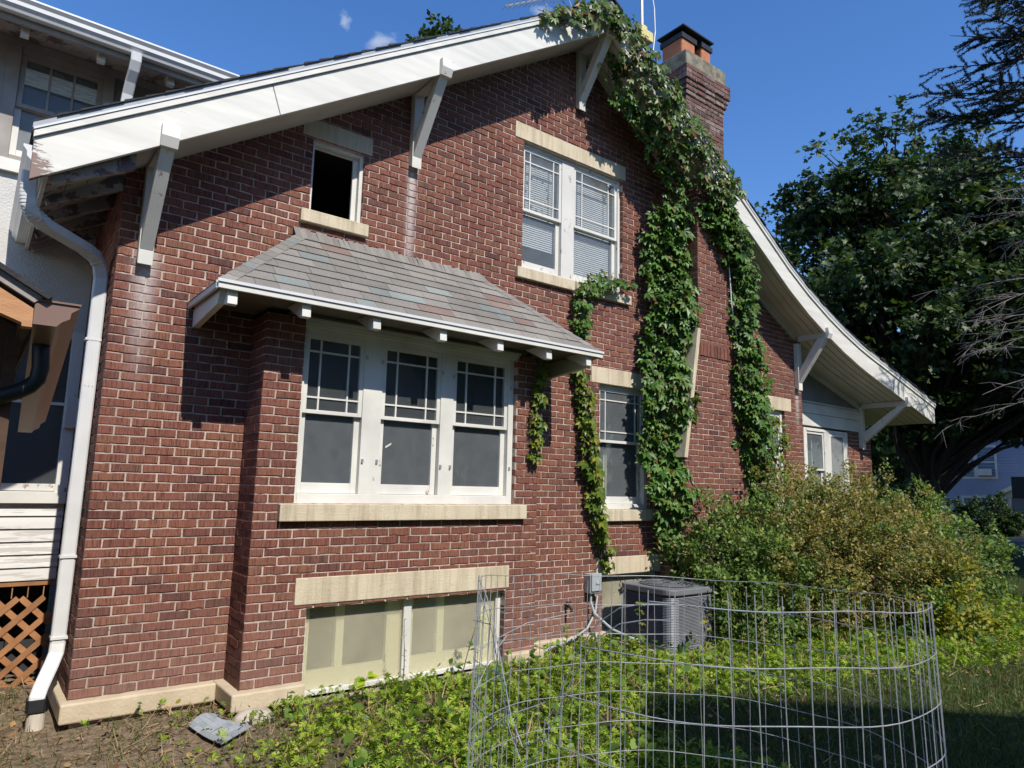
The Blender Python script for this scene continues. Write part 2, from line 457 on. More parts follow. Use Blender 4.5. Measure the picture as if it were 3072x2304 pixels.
# ------------------------------------------------------------------ mesh helpers
class MB:
    def __init__(self):
        self.v = []
        self.f = []

    def quad(self, a, b, c, d):
        i = len(self.v)
        self.v += [tuple(a), tuple(b), tuple(c), tuple(d)]
        self.f.append((i, i + 1, i + 2, i + 3))
        return self

    def box(self, x0, x1, y0, y1, z0, z1):
        i = len(self.v)
        self.v += [(x0, y0, z0), (x1, y0, z0), (x1, y1, z0), (x0, y1, z0), (x0, y0, z1), (x1, y0, z1), (x1, y1, z1), (x0, y1, z1)]
        self.f += [tuple(i + k for k in q) for q in ((0, 3, 2, 1), (4, 5, 6, 7), (0, 1, 5, 4), (1, 2, 6, 5), (2, 3, 7, 6), (3, 0, 4, 7))]
        return self

    def prism(self, poly, axis, a, b):
        """poly of 2D points extruded along an axis from a to b. axis 'y': pts are (x,z); 'x': (y,z); 'z': (x,y)"""
        n = len(poly)
        i = len(self.v)
        for t in (a, b):
            for p, q in poly:
                self.v.append({'y': (p, t, q), 'x': (t, p, q), 'z': (p, q, t)}[axis])
        self.f.append(tuple(range(i, i + n)))
        self.f.append(tuple(range(i + 2 * n - 1, i + n - 1, -1)))
        for k in range(n):
            k2 = (k + 1) % n
            self.f.append((i + k, i + n + k, i + n + k2, i + k2))
        return self

    def beam(self, p, q, w, h, up=(0, 0, 1)):
        """rectangular bar from p to q, w across and h along 'up'"""
        p, q = Vector(p), Vector(q)
        d = (q - p).normalized()
        s = d.cross(Vector(up)).normalized()
        u = s.cross(d).normalized()
        i = len(self.v)
        for e in (p, q):
            for a, b in ((-1, -1), (1, -1), (1, 1), (-1, 1)):
                self.v.append(tuple(e + s * (a * w / 2) + u * (b * h / 2)))
        self.f += [tuple(i + k for k in z) for z in ((3, 2, 1, 0), (4, 5, 6, 7), (0, 1, 5, 4), (1, 2, 6, 5), (2, 3, 7, 6), (3, 0, 4, 7))]
        return self

    def tube(self, pts, rad, n=6, cap=True):
        pts = [Vector(p) for p in pts]
        m = len(pts)
        rad = rad if isinstance(rad, (list, tuple)) else [rad] * m
        i0 = len(self.v)
        ref = None
        for k in range(m):
            d = (pts[min(k + 1, m - 1)] - pts[max(k - 1, 0)])
            d = d.normalized() if d.length > 1e-9 else Vector((0, 0, 1))
            if ref is None:
                ref = Vector((1, 0, 0)) if abs(d.x) < 0.8 else Vector((0, 1, 0))
            s = d.cross(ref)
            if s.length < 1e-4:
                s = d.cross(Vector((0, 1, 0.3)))
            s.normalize()
            ref2 = s.cross(d).normalized()
            ref = ref2
            for a in range(n):
                th = 2 * pi * a / n
                self.v.append(tuple(pts[k] + (s * math.cos(th) + ref2 * math.sin(th)) * rad[k]))
        for k in range(m - 1):
            for a in range(n):
                b = (a + 1) % n
                self.f.append((i0 + k * n + a, i0 + k * n + b, i0 + (k + 1) * n + b, i0 + (k + 1) * n + a))
        if cap:
            self.f.append(tuple(i0 + a for a in range(n - 1, -1, -1)))
            self.f.append(tuple(i0 + (m - 1) * n + a for a in range(n)))
        return self

    def sweep(self, pts, w, h, side):
        """rectangular pipe along pts (w along 'side', h across it)"""
        pts = [Vector(p) for p in pts]
        m = len(pts)
        i0 = len(self.v)
        side = Vector(side).normalized()
        for k in range(m):
            d = (pts[min(k + 1, m - 1)] - pts[max(k - 1, 0)]).normalized()
            s = (side - d * side.dot(d)).normalized()
            u = s.cross(d)
            c = 0.22
            for a, b in ((-1, -1 + c), (-1 + c, -1), (1 - c, -1), (1, -1 + c), (1, 1 - c), (1 - c, 1), (-1 + c, 1), (-1, 1 - c)):
                self.v.append(tuple(pts[k] + s * (a * w / 2) + u * (b * h / 2)))
        n = 8
        for k in range(m - 1):
            for a in range(n):
                b = (a + 1) % n
                self.f.append((i0 + k * n + a, i0 + k * n + b, i0 + (k + 1) * n + b, i0 + (k + 1) * n + a))
        self.f.append(tuple(i0 + a for a in range(n - 1, -1, -1)))
        self.f.append(tuple(i0 + (m - 1) * n + a for a in range(n)))
        return self

    def obj(self, name, mat, parent=None, smooth=False, bevel=0.0):
        me = bpy.data.meshes.new(name)
        me.from_pydata(self.v, [], self.f)
        me.validate()
        me.update()
        me.materials.append(M[mat] if isinstance(mat, str) else mat)
        if smooth:
            me.polygons.foreach_set('use_smooth', [True] * len(me.polygons))
        o = bpy.data.objects.new(name, me)
        COL.objects.link(o)
        if parent is not None:
            o.parent = parent
        if bevel:
            b = o.modifiers.new('bevel', 'BEVEL')
            b.width = bevel
            b.segments = 2
            b.limit_method = 'ANGLE'
        return o


def boxo(name, mat, parent, x0, x1, y0, y1, z0, z1, bevel=0.0):
    return MB().box(x0, x1, y0, y1, z0, z1).obj(name, mat, parent, bevel=bevel)


def empty(name, loc=(0, 0, 0)):
    o = bpy.data.objects.new(name, None)
    o.empty_display_size = 0.1
    COL.objects.link(o)
    return o


def tag(o, label=None, cat=None, group=None, kind=None):
    for k, v in (('label', label), ('category', cat), ('group', group), ('kind', kind)):
        if v:
            o[k] = v
    return o


def np_mesh(name, V, F, mat, parent=None, smooth=False):
    """V (n,3) array, F (m,k) array of equal polygons"""
    me = bpy.data.meshes.new(name)
    n, (m, k) = len(V), F.shape
    me.vertices.add(n)
    me.vertices.foreach_set('co', np.asarray(V, np.float32).ravel())
    me.loops.add(m * k)
    me.loops.foreach_set('vertex_index', np.asarray(F, np.int32).ravel())
    me.polygons.add(m)
    me.polygons.foreach_set('loop_start', np.arange(0, m * k, k, dtype=np.int32))
    me.polygons.foreach_set('loop_total', np.full(m, k, dtype=np.int32))
    if smooth:
        me.polygons.foreach_set('use_smooth', np.ones(m, bool))
    me.update(calc_edges=True)
    me.materials.append(M[mat] if isinstance(mat, str) else mat)
    o = bpy.data.objects.new(name, me)
    COL.objects.link(o)
    if parent is not None:
        o.parent = parent
    return o


def nrm(a):
    return a / np.maximum(np.linalg.norm(a, axis=-1, keepdims=True), 1e-9)


LEAF = (np.array([(0, 0, 0), (0.30, 0.5, 0.10), (0, 1, -0.06), (-0.30, 0.5, 0.10)]), np.array([(0, 1, 2), (0, 2, 3)]))


def palmate(angles, lens, w=0.24, droop=0.12):
    V, F = [], []
    for a, L in zip(angles, lens):
        a = math.radians(a)
        d = np.array((math.sin(a), math.cos(a), 0))
        s = np.array((math.cos(a), -math.sin(a), 0))
        b = len(V)
        V += [d * 0.05, d * L * 0.55 + s * w * L + (0, 0, 0.07), d * L - np.array((0, 0, droop)), d * L * 0.55 - s * w * L + (0, 0, 0.07)]
        F += [(b, b + 1, b + 2), (b, b + 2, b + 3)]
    return np.array(V), np.array(F)


CREEPER = palmate((-82, -42, 0, 42, 82), (0.72, 0.9, 1.0, 0.9, 0.72))
TREFOIL = palmate((-95, 0, 95), (0.8, 1.0, 0.8), 0.36, 0.08)
_ml = [(0, 0), (0.28, 0.02), (0.5, -0.06), (0.42, 0.2), (0.62, 0.5), (0.33, 0.5), (0.2, 0.66), (0, 1.05), (-0.2, 0.66), (-0.33, 0.5), (-0.62, 0.5), (-0.42, 0.2), (-0.5, -0.06), (-0.28, 0.02)]
MAPLE = (np.array([(0, 0.32, -0.03)] + [(x, y, 0.12 * abs(x)) for x, y in _ml]), np.array([(0, 1 + (i + 1) % 14, 1 + i) for i in range(14)])[:, ::-1])
BLADE = (np.array([(-0.03, 0, 0), (0.03, 0, 0), (0.022, 0.5, 0.06), (-0.022, 0.5, 0.06), (0, 1, 0.3)]), np.array([(0, 1, 2), (0, 2, 3), (3, 2, 4)]))


def scatter(tmpl, P, D, Nn, S):
    """copies of a leaf template: P place, D tip direction, Nn face normal, S size -> V,F arrays"""
    TV, TF = tmpl
    y = nrm(D)
    z = nrm(Nn - y * (Nn * y).sum(-1, keepdims=True))
    x = np.cross(y, z)
    S = np.asarray(S).reshape(-1, 1, 1)
    V = P[:, None, :] + S * (x[:, None, :] * TV[None, :, 0:1] + y[:, None, :] * TV[None, :, 1:2] + z[:, None, :] * TV[None, :, 2:3])
    n = len(TV)
    F = (np.arange(len(P)) * n)[:, None, None] + TF[None]
    return V.reshape(-1, 3), F.reshape(-1, TF.shape[1])


def rand_dirs(n):
    return nrm(RNG.normal(size=(n, 3)))


# ------------------------------------------------------------------ brickwork
COURSE = 0.0677
PITCH_B = 0.2105
JOINT = 0.0125
CAMV = np.array(CAM_POS)
brick_pool = []          # (score, parent object, verts)


def brick_verts(axis, face, sgn, u0, u1, z0, z1, depth):
    """one brick: chamfered face with a worn outline, slightly out of true. axis 'x': wall runs along x, faces sgn*Y; axis 'y': runs along y, faces sgn*X"""
    j = lambda s: random.uniform(-s, s)
    out = j(0.0022) + 0.0015
    cu, cz = (u0 + u1) / 2, (z0 + z1) / 2
    w = u1 - u0
    ring = [(u0 + w * k / 4, z0) for k in range(5)] + [(u1 - w * k / 4, z1) for k in range(5)]
    rot = j(0.006)
    wear = 0.0042 if random.random() < 0.3 else 0.0022
    sh = [(j(0.002), j(wear) - (0.001 if z < cz else -0.001)) for u, z in ring]
    V = []
    for d, ins in ((depth, 0.0), (0.003, 0.0), (0.0, 0.0032)):
        for (u, z), (a, c) in zip(ring, sh):
            e = 1 if (u == u0 or u == u1) else 0
            uu = u + a + e * (ins if u < cu else -ins)
            zz = z + c + (ins if z < cz else -ins) + rot * (u - cu)
            dd = face + sgn * (out - d)
            V.append((uu, dd, zz) if axis == 'x' else (dd, uu, zz))
    return V


BRICK_F = []
for _k in range(10):
    _n = (_k + 1) % 10
    BRICK_F.append((_k, _n, 10 + _n, 10 + _k))
    BRICK_F.append((10 + _k, 10 + _n, 20 + _n, 20 + _k))
BRICK_F.append(tuple(range(20, 30)))


def intervals(u0, u1, holes):
    segs = [(u0, u1)]
    for a, b in holes:
        out = []
        for s, e in segs:
            if b <= s or a >= e:
                out.append((s, e))
                continue
            if a > s:
                out.append((s, a))
            if b < e:
                out.append((b, e))
        segs = out
    return [(s, e) for s, e in segs if e - s > 0.015]


def brick_wall(name, parent, axis, face, sgn, u_of_z, zr, openings, start, depth=0.10, pick=True, mats=('brick', 'mortar'), half0=0, keep=None):
    """courses of separate bricks over a recessed mortar bed"""
    mort = MB()
    k0 = math.floor(zr[0] / COURSE + 1e-6)
    k1 = math.ceil(zr[1] / COURSE - 1e-6)
    wall = None
    bricks = []
    for k in range(k0, k1):
        z0 = k * COURSE
        z1 = min(z0 + COURSE, zr[1])
        if z1 - z0 < 0.02:
            continue
        zc = (z0 + z1) / 2
        ur = u_of_z(zc)
        if ur is None or ur[1] - ur[0] < 0.03:
            continue
        segs = intervals(ur[0], ur[1], [(o[0], o[1]) for o in openings if o[2] < zc < o[3]])
        for s, e in segs:
            f0, f1 = face - sgn * 0.006, face - sgn * depth
            if axis == 'x':
                mort.box(s + 0.0012, e - 0.0012, min(f0, f1), max(f0, f1), z0, z1)
            else:
                mort.box(min(f0, f1), max(f0, f1), s + 0.0012, e - 0.0012, z0, z1)
            off = ((k + half0) % 2) * PITCH_B / 2
            n0 = math.floor((s - start - off) / PITCH_B) - 1
            u = start + off + n0 * PITCH_B
            while u < e:
                a, b = max(u, s), min(u + PITCH_B, e)
                ja = JOINT / 2 if a > s + 1e-6 else 0.0
                jb = JOINT / 2 if b < e - 1e-6 else 0.0
                if b - a - ja - jb > 0.022:
                    bricks.append((a + ja + random.uniform(-.001, .001), b - jb + random.uniform(-.001, .001), z0 + JOINT / 2, z1 - JOINT / 2))
                u += PITCH_B
    wall = mort.obj(name, mats[1], parent)
    for a, b, z0, z1 in bricks:
        c = np.array(((a + b) / 2, face, (z0 + z1) / 2)) if axis == 'x' else np.array((face, (a + b) / 2, (z0 + z1) / 2))
        d = c - CAMV
        dist = np.linalg.norm(d)
        cosn = abs(d[1] if axis == 'x' else d[0]) / dist
        score = (b - a) * cosn / dist ** 2
        if keep is not None and not keep(c):
            score = -1
        if not pick:
            score *= 0.0
        V = brick_verts(axis, face, sgn, a, b, z0, z1, depth * 0.9)
        if (axis == 'x' and sgn < 0) or (axis == 'y' and sgn > 0):
            F = BRICK_F
        else:
            F = [tuple(reversed(q)) for q in BRICK_F]
        brick_pool.append((score, wall, V, F, mats[0]))
    return wall


def flush_bricks(limit=300):
    order = sorted(range(len(brick_pool)), key=lambda i: -brick_pool[i][0])
    single = set(order[:limit])
    rest = {}
    for i, (sc, wall, V, F, mt) in enumerate(brick_pool):
        if i in single and sc > 0:
            b = MB()
            b.v, b.f = V, F
            b.obj('brick', mt, wall)
        else:
            mb, _ = rest.setdefault(wall.name, (MB(), (wall, mt)))
            n = len(mb.v)
            mb.v += V
            mb.f += [tuple(n + q for q in f) for f in F]
    for mb, (wall, mt) in rest.values():
        tag(mb.obj('remaining_bricks', mt, wall), kind='stuff')


# ------------------------------------------------------------------ ground, street
def gz(x, y):
    return -0.20 + 0.035 * np.sin(x * 0.9 + 0.4) * np.cos(y * 1.1) + 0.012 * np.sin(x * 4.1 + y * 3.3) + 0.05 / (1 + np.exp(-(x - 4.0) * 2)) * np.exp(-((y + 0.5) / 1.2) ** 2)


def make_ground():
    xs = np.concatenate([[-150, -60, -25, -12], np.linspace(-6, 15, 150), np.array([18, 25, 36, 60, 120, 300])])
    ys = np.concatenate([[-150, -60, -25, -12], np.linspace(-7, 3, 90), np.array([5, 9, 15, 25, 50, 120, 300])])
    XX, YY = np.meshgrid(xs, ys)
    ZZ = gz(XX, YY) + RNG.normal(scale=0.006, size=XX.shape)
    V = np.stack([XX, YY, ZZ], -1).reshape(-1, 3)
    nx, ny = len(xs), len(ys)
    idx = np.arange(nx * ny).reshape(ny, nx)
    F = np.stack([idx[:-1, :-1], idx[:-1, 1:], idx[1:, 1:], idx[1:, :-1]], -1).reshape(-1, 4)
    o = np_mesh('ground', V, F, 'ground', smooth=True)
    return tag(o, kind='structure')


make_ground()
tag(boxo('road', 'asphalt', None, 26.0, 33.0, -120, 200, -0.30, -0.155), kind='structure')
tag(boxo('pavement', 'concrete', None, 33.2, 34.6, -120, 200, -0.30, -0.08), kind='structure')
tag(boxo('kerb', 'concrete', None, 33.0, 33.2, -120, 200, -0.30, -0.035), kind='structure')

# ------------------------------------------------------------------ the brick house
house = tag(empty('brick_house'), 'dark red brick gabled house with white bargeboards and vines on its chimney', 'house')

APX, APZ, SL = 4.70, 6.855, 0.65          # underside of the bargeboards: apex and slope
flare = [(8.40, APZ - SL * (8.40 - APX)), (8.908, 4.17), (9.467, 3.915), (9.922, 3.735), (10.40, 3.575), (10.752, 3.475), (11.5, 3.285), (12.21, 3.10), (13.17, 2.85)]


def zb_right(x):
    if x <= flare[0][0]:
        return APZ - SL * (x - APX)
    for (a, za), (b, zb_) in zip(flare, flare[1:]):
        if x <= b:
            return za + (zb_ - za) * (x - a) / (b - a)
    return flare[-1][1]


def zb(x):
    return APZ - SL * (APX - x) if x < APX else zb_right(x)


def main_range(z):
    lo = max(0.0, APX - (APZ - z) / SL - 0.10)
    hi = 9.566 if z < 3.90 else APX + (APZ - z) / SL + 0.10
    return (lo, hi) if lo < hi else None


open_main = [(1.04, 3.82, -1, 2.88),                       # behind the bay
             (1.44, 1.95, 3.912, 4.62), (3.87, 5.48, 3.91, 5.43), (5.09, 5.97, 1.29, 2.77), (5.15, 6.12, -0.5, 0.56), (8.36, 9.06, 1.29, 2.78), (8.3, 9.06, -.5, .5),
             (6.5, 7.36, -1, 6)]
BAY = -0.386
w_main = brick_wall('main_wall', house, 'x', 0.0, -1, main_range, (-0.14, 6.85), open_main, 0.0,
                    keep=lambda c: not (0.95 < c[0] < 1.2 and c[2] < 2.9) and not (6.1 < c[0]) and c[2] > 0)
w_left = brick_wall('left_return_wall', house, 'y', 0.0, -1, lambda z: (0.004, 1.45), (-0.14, 3.85), [], 0.105, pick=False, half0=1)
w_right = brick_wall('right_return_wall', house, 'y', 9.566, 1, lambda z: (0.004, 0.6), (-0.14, 3.9), [], 0.0, pick=False, half0=1)
open_bay = [(1.34, 3.54, 1.35, 2.86), (1.50, 3.46, -0.5, 0.575)]
w_bay = brick_wall('bay_wall', house, 'x', BAY, -1, lambda z: (1.03, 3.83), (-0.14, 2.86), open_bay, 1.03, half0=1, keep=lambda c: c[2] > 0)
w_bl = brick_wall('bay_left_wall', house, 'y', 1.03, -1, lambda z: (BAY + 0.004, 0.0), (-0.14, 2.86), [], BAY + 0.105, pick=False)
w_br = brick_wall('bay_right_wall', house, 'y', 3.83, 1, lambda z: (BAY + 0.004, 0.0), (-0.14, 2.86), [], BAY + 0.105, pick=False)

# other walls that close the house (not in view)
boxo('rear_wall', 'mortar', house, 0.12, 12.3, 9.0, 9.15, -0.2, 2.6)
boxo('inner_lining', 'dark', house, 0.11, 9.4, 0.7, 0.74, -0.3, 3.7)
boxo('cellar_floor', 'dark', house, 0.12, 9.5, 0.1, 0.7, -0.34, -0.30)
lin = MB()
for x in (0.115, 3.0, 5.02, 6.2, 8.2, 9.44):
    lin.box(x, x + 0.02, 0.105, 0.7, -0.3, 3.72)
lin.box(0.115, 9.45, 0.105, 0.7, 2.95, 2.97)
lin.box(0.115, 9.45, 0.105, 0.7, 0.80, 0.83)
lin.box(1.05, 1.09, -0.28, 0.7, -0.3, 3.0)
lin.box(3.78, 3.815, -0.28, 0.7, -0.3, 3.0)
lin.box(1.05, 3.815, -0.28, 0.7, 0.80, 0.84)
lin.box(1.05, 3.815, -0.28, 0.7, 2.94, 2.98)
lin.box(1.05, 3.815, -0.28, 0.7, -0.34, -0.3)
lin.obj('room_partitions', 'dark', house)
up = MB()
for x in (1.2, 2.3, 3.6, 5.7):
    up.box(x, x + 0.02, 0.105, 1.1, 3.74, 5.9 if x > 2.4 else 4.68)
up.box(1.2, 5.7, 0.105, 1.1, 3.72, 3.74)
up.box(1.2, 2.31, 1.1, 1.12, 3.72, 4.75)
up.box(3.6, 5.7, 1.1, 1.12, 3.72, 5.9)
up.box(1.2, 2.31, 0.105, 1.1, 4.66, 4.68)
up.box(3.6, 5.7, 0.105, 1.1, 5.86, 5.88)
up.obj('attic_rooms', 'dark', house)

# stone: plinth, lintels, sills
for q in ((-0.05, 0.955, -0.08, 0.12, -0.135, -0.004), (-0.05, 0.10, 0.122, 1.40, -0.135, -0.006), (3.92, 9.60, -0.06, 0.12, -0.24, -0.07)):
    MB().box(*q).obj('stone_plinth', 'stone_foot', house, bevel=0.012)
MB().box(0.955, 1.50, BAY - 0.08, 0.02, -0.128, -0.004).obj('bay_stone_plinth', 'stone_foot', house, bevel=0.012)
MB().box(3.46, 3.90, BAY - 0.07, 0.0, -0.24, -0.03).obj('bay_stone_plinth', 'stone_foot', house, bevel=0.012)
fd = MB()
fd.box(0.02, 9.5, -0.03, 0.11, -0.6, -0.137)
fd.box(1.06, 3.80, BAY + 0.01, 0.0, -0.6, -0.142)
fd.obj('foundation', 'concrete', house)
for nm, a, b, z0, z1, y, pr in (
        ('lintel', 3.74, 5.53, 5.423, 5.608, 0, 0.006), ('lintel', 4.95, 6.10, 2.765, 2.957, 0, 0.006), ('lintel', 8.05, 9.24, 2.772, 2.968, 0, 0.006),
        ('lintel', 1.34, 2.02, 4.615, 4.79, 0, 0.006), ('lintel', 5.05, 6.35, 0.548, 0.747, 0, 0.008), ('lintel', 1.397, 3.494, 0.571, 0.777, BAY, 0.010),
        ('sill', 3.78, 5.59, 3.792, 3.912, 0, 0.05), ('sill', 4.99, 6.12, 1.157, 1.288, 0, 0.05), ('sill', 1.355, 2.004, 3.795, 3.912, 0, 0.05),
        ('sill', 1.216, 3.66, 1.215, 1.348, BAY, 0.055), ('sill', 8.2, 9.2, 1.157, 1.288, 0, 0.05)):
    boxo(nm, 'stone', house, a, b, y - pr, y + 0.105, z0, z1, bevel=0.006)


# ------------------------------------------------------------------ windows
def ring(mb, x0, x1, y0, y1, z0, z1, wl, wr, wb, wt):
    mb.box(x0, x0 + wl, y0, y1, z0, z1)
    mb.box(x1 - wr, x1, y0, y1, z0, z1)
    mb.box(x0 + wl, x1 - wr, y0 + .001, y1 - .001, z0, z0 + wb)
    mb.box(x0 + wl, x1 - wr, y0 + .001, y1 - .001, z1 - wt, z1)


def sash_window(fr, x0, x1, z0, z1, Y, rail, prairie=True, glass='glass', sub='glass', mat='white', lower_open=False, fx=0.2, paint_lo=None, low_inset=0.0):
    """double-hung unit parented to a frame part: upper sash in front, lower sash behind"""
    sw = 0.038
    a = MB()
    ring(a, x0, x1, Y, Y + 0.034, rail - 0.012, z1, sw, sw, 0.032, 0.045)
    a.obj('upper_sash', mat, fr, bevel=0.003)
    b = MB()
    ring(b, x0 + low_inset, x1 - low_inset, Y + 0.037, Y + 0.071, z0, rail + 0.022, sw + 0.012, sw + 0.012, 0.085, 0.03)
    b.obj('lower_sash', paint_lo or mat, fr, bevel=0.003)
    gx0, gx1, g0, g1 = x0 + sw, x1 - sw, rail + 0.02, z1 - 0.045
    if prairie:
        px, pz = (gx1 - gx0) * fx, (g1 - g0) * 0.175
        vx = [gx0, gx0 + px, gx1 - px, gx1]
        vz = [g0, g0 + pz, g1 - pz, g1]
        for x in vx[1:3]:
            MB().box(x - 0.007, x + 0.007, Y + 0.006, Y + 0.024, g0, g1).obj('muntin', mat, fr)
        for z in vz[1:3]:
            MB().box(gx0, gx1, Y + 0.004, Y + 0.022, z - 0.007, z + 0.007).obj('muntin', mat, fr)
    else:
        vx, vz = [gx0, gx1], [g0, g1]
    for i in range(len(vx) - 1):
        for k in range(len(vz) - 1):
            t = random.uniform(-0.0012, 0.0012)
            s = random.uniform(-0.0012, 0.0012)
            MB().prism([(Y + 0.014 + t, vz[k]), (Y + 0.014 + s, vz[k + 1]), (Y + 0.017 + s, vz[k + 1]), (Y + 0.017 + t, vz[k])], 'x', vx[i], vx[i + 1]).obj('pane', glass, fr)
    if not lower_open:
        MB().box(x0 + sw + low_inset, x1 - sw - low_inset, Y + 0.052, Y + 0.056, z0 + 0.08, rail).obj('pane', sub, fr)


# bay window: three units in one broad frame
YB = BAY + 0.055
f = MB()
f.box(1.342, 1.375, YB - 0.01, YB + 0.10, 1.35, 2.80)
f.box(3.475, 3.538, YB - 0.01, YB + 0.10, 1.35, 2.80)
f.box(1.905, 2.085, YB - 0.004, YB + 0.10, 1.43, 2.745)
f.box(2.69, 2.83, YB - 0.004, YB + 0.10, 1.43, 2.745)
f.box(1.375, 3.475, YB - 0.006, YB + 0.10, 2.745, 2.80)
f.box(1.375, 3.475, YB - 0.012, YB + 0.10, 1.35, 1.43)
bayw = f.obj('bay_window', 'white', house, bevel=0.004)
sash_window(bayw, 1.375, 1.905, 1.432, 2.744, YB + 0.008, 2.09, low_inset=0.0, glass='glass_clear', fx=0.22)
sash_window(bayw, 2.085, 2.69, 1.432, 2.744, YB + 0.008, 2.09, glass='glass_clear', fx=0.21, paint_lo='peel', low_inset=0.004)
sash_window(bayw, 2.83, 3.475, 1.432, 2.744, YB + 0.008, 2.09, glass='glass_clear', fx=0.2)
g = MB()
for i, (h, p) in enumerate(((0.022, 0.05), (0.03, 0.035), (0.02, 0.022))):
    z = 2.86 - sum((0.022, 0.03, 0.02)[:i + 1])
    g.box(1.30 + i * 0.012, 3.575 - i * 0.012, YB - 0.02 - p, YB + 0.08, z, z + h)
g.obj('head_moulding', 'white', bayw)
for x, z in ((1.36, 2.62), (1.925, 1.71), (2.06, 1.71), (2.705, 1.69), (2.81, 1.69), (3.50, 2.5), (1.92, 2.60), (2.07, 2.58), (2.7, 2.56), (2.82, 2.54), (3.5, 1.7)):
    MB().box(x - 0.009, x + 0.009, YB - 0.018, YB - 0.005, z - 0.016, z + 0.016).obj('storm_hook', 'steel', bayw)
MB().prism([(2.17, 1.83), (2.225, 1.865), (2.228, 1.882), (2.172, 1.85)], 'y', YB + 0.053, YB + 0.0575).obj('paper_scrap', 'white', bayw)

# bay cellar window, frosted
YC = BAY + 0.085
f = MB()
f.box(1.50, 1.535, YC - 0.01, YC + 0.06, -0.20, 0.572)
f.box(3.405, 3.46, YC - 0.01, YC + 0.06, -0.20, 0.572)
f.box(2.41, 2.488, YC - 0.012, YC + 0.06, -0.20, 0.572)
f.box(1.535, 3.405, YC - 0.004, YC + 0.06, 0.535, 0.572)
f.box(1.535, 3.405, YC - 0.004, YC + 0.06, -0.20, -0.105)
cw = f.obj('cellar_window', 'white', house, bevel=0.004)
for a, b in ((1.535, 2.41), (2.488, 3.405)):
    MB().box(a, b, YC + 0.018, YC + 0.023, -0.105, 0.535).obj('frosted_pane', 'frosted', cw)
    c = MB()
    c.box(a, b, YC + 0.05, YC + 0.09, -0.105, 0.03)
    m = (a + b) / 2 - 0.12
    c.box(a + 0.0, a + 0.05, YC + 0.05, YC + 0.09, 0.03, 0.535)
    c.box(m - 0.035, m + 0.035, YC + 0.05, YC + 0.09, 0.03, 0.535)
    c.box(b - 0.13, b, YC + 0.05, YC + 0.09, 0.03, 0.535)
    c.obj('inner_frame', 'pale_frame', cw)
boxo('window_well_sill', 'concrete', house, 1.50, 3.46, BAY - 0.03, BAY + 0.08, -0.30, -0.142)

# upper double window
YU = 0.06
f = MB()
f.box(3.872, 3.90, YU - 0.01, 0.16, 3.913, 5.42)
f.box(5.44, 5.478, YU - 0.01, 0.16, 3.913, 5.42)
f.box(4.50, 4.695, YU - 0.004, 0.16, 3.96, 5.385)
f.box(3.90, 5.44, YU - 0.008, 0.16, 5.385, 5.42)
f.box(3.90, 5.44, YU - 0.012, 0.16, 3.913, 3.96)
upw = f.obj('upper_window', 'peel', house, bevel=0.004)
sash_window(upw, 3.90, 4.50, 3.962, 5.384, YU + 0.008, 4.63, fx=0.16, mat='peel')
sash_window(upw, 4.695, 5.44, 3.962, 5.384, YU + 0.008, 4.63, fx=0.16, mat='white')
for x0, x1, zlo in ((3.91, 4.49, 4.25), (4.71, 5.43, 3.98)):
    s = MB()
    z = 5.33
    while z > zlo:
        s.quad((x0, YU + 0.105, z - 0.0125), (x1, YU + 0.105, z - 0.0125), (x1, YU + 0.114, z + 0.0105), (x0, YU + 0.114, z + 0.0105))
        z -= 0.026
    s.obj('blind', 'blind', upw)
st = MB()
for q in range(12):
    a = 2 * pi * q / 12
    cx_, cz_ = 4.20 + 0.17 * math.cos(a), 5.0 + 0.20 * math.sin(a)
    w = random.uniform(0.018, 0.035)
    st.prism([(cx_ + w * math.cos(b + a) * random.uniform(.5, 1), cz_ + w * math.sin(b + a) * random.uniform(.5, 1.1)) for b in np.linspace(0, 2 * pi, 8)[:-1]], 'y', YU + 0.027, YU + 0.03)
st.obj('window_sticker', M['stone'], upw)

# ground-floor window beside the chimney
YR = 0.06
f = MB()
ring(f, 5.092, 5.968, YR - 0.01, 0.16, 1.29, 2.764, 0.035, 0.055, 0.06, 0.03)
rw = f.obj('side_window', 'peel', house, bevel=0.004)
sash_window(rw, 5.127, 5.913, 1.352, 2.732, YR + 0.006, 2.085, fx=0.13, mat='peel')
for x in (5.2, 5.84):
    MB().tube([(x + 0.014 * math.cos(a), YR - 0.012, 2.748 + 0.014 * math.sin(a)) for a in np.linspace(0, 2 * pi, 9)], 0.003, 5).obj('storm_ring', 'steel', rw)
s = MB()
s.box(5.36, 5.375, 0.20, 0.215, 1.36, 2.0)
s.box(5.40, 5.41, 0.20, 0.215, 1.36, 2.0)
s.obj('curtain_edge', 'pale_frame', rw)

# right-hand cellar window behind the air conditioner
f = MB()
ring(f, 5.152, 6.118, 0.05, 0.12, -0.30, 0.545, 0.04, 0.04, 0.10, 0.03)
cw2 = f.obj('cellar_window', 'white', house, bevel=0.004)
MB().box(5.192, 6.078, 0.08, 0.085, -0.2, 0.515).obj('frosted_pane', 'frosted', cw2)

# window at the far end of the main wall
f = MB()
ring(f, 8.362, 9.058, YR - 0.01, 0.16, 1.29, 2.765, 0.04, 0.05, 0.06, 0.035)
ew = f.obj('side_window', 'white', house, bevel=0.004)
sash_window(ew, 8.402, 9.008, 1.352, 2.73, YR + 0.006, 2.06, fx=0.2, mat='white')
s = MB()
s.box(8.75, 8.78, 0.2, 0.22, 2.06, 2.6)
s.box(8.85, 8.87, 0.2, 0.22, 2.06, 2.6)
s.obj('curtain_edge', 'white', ew)

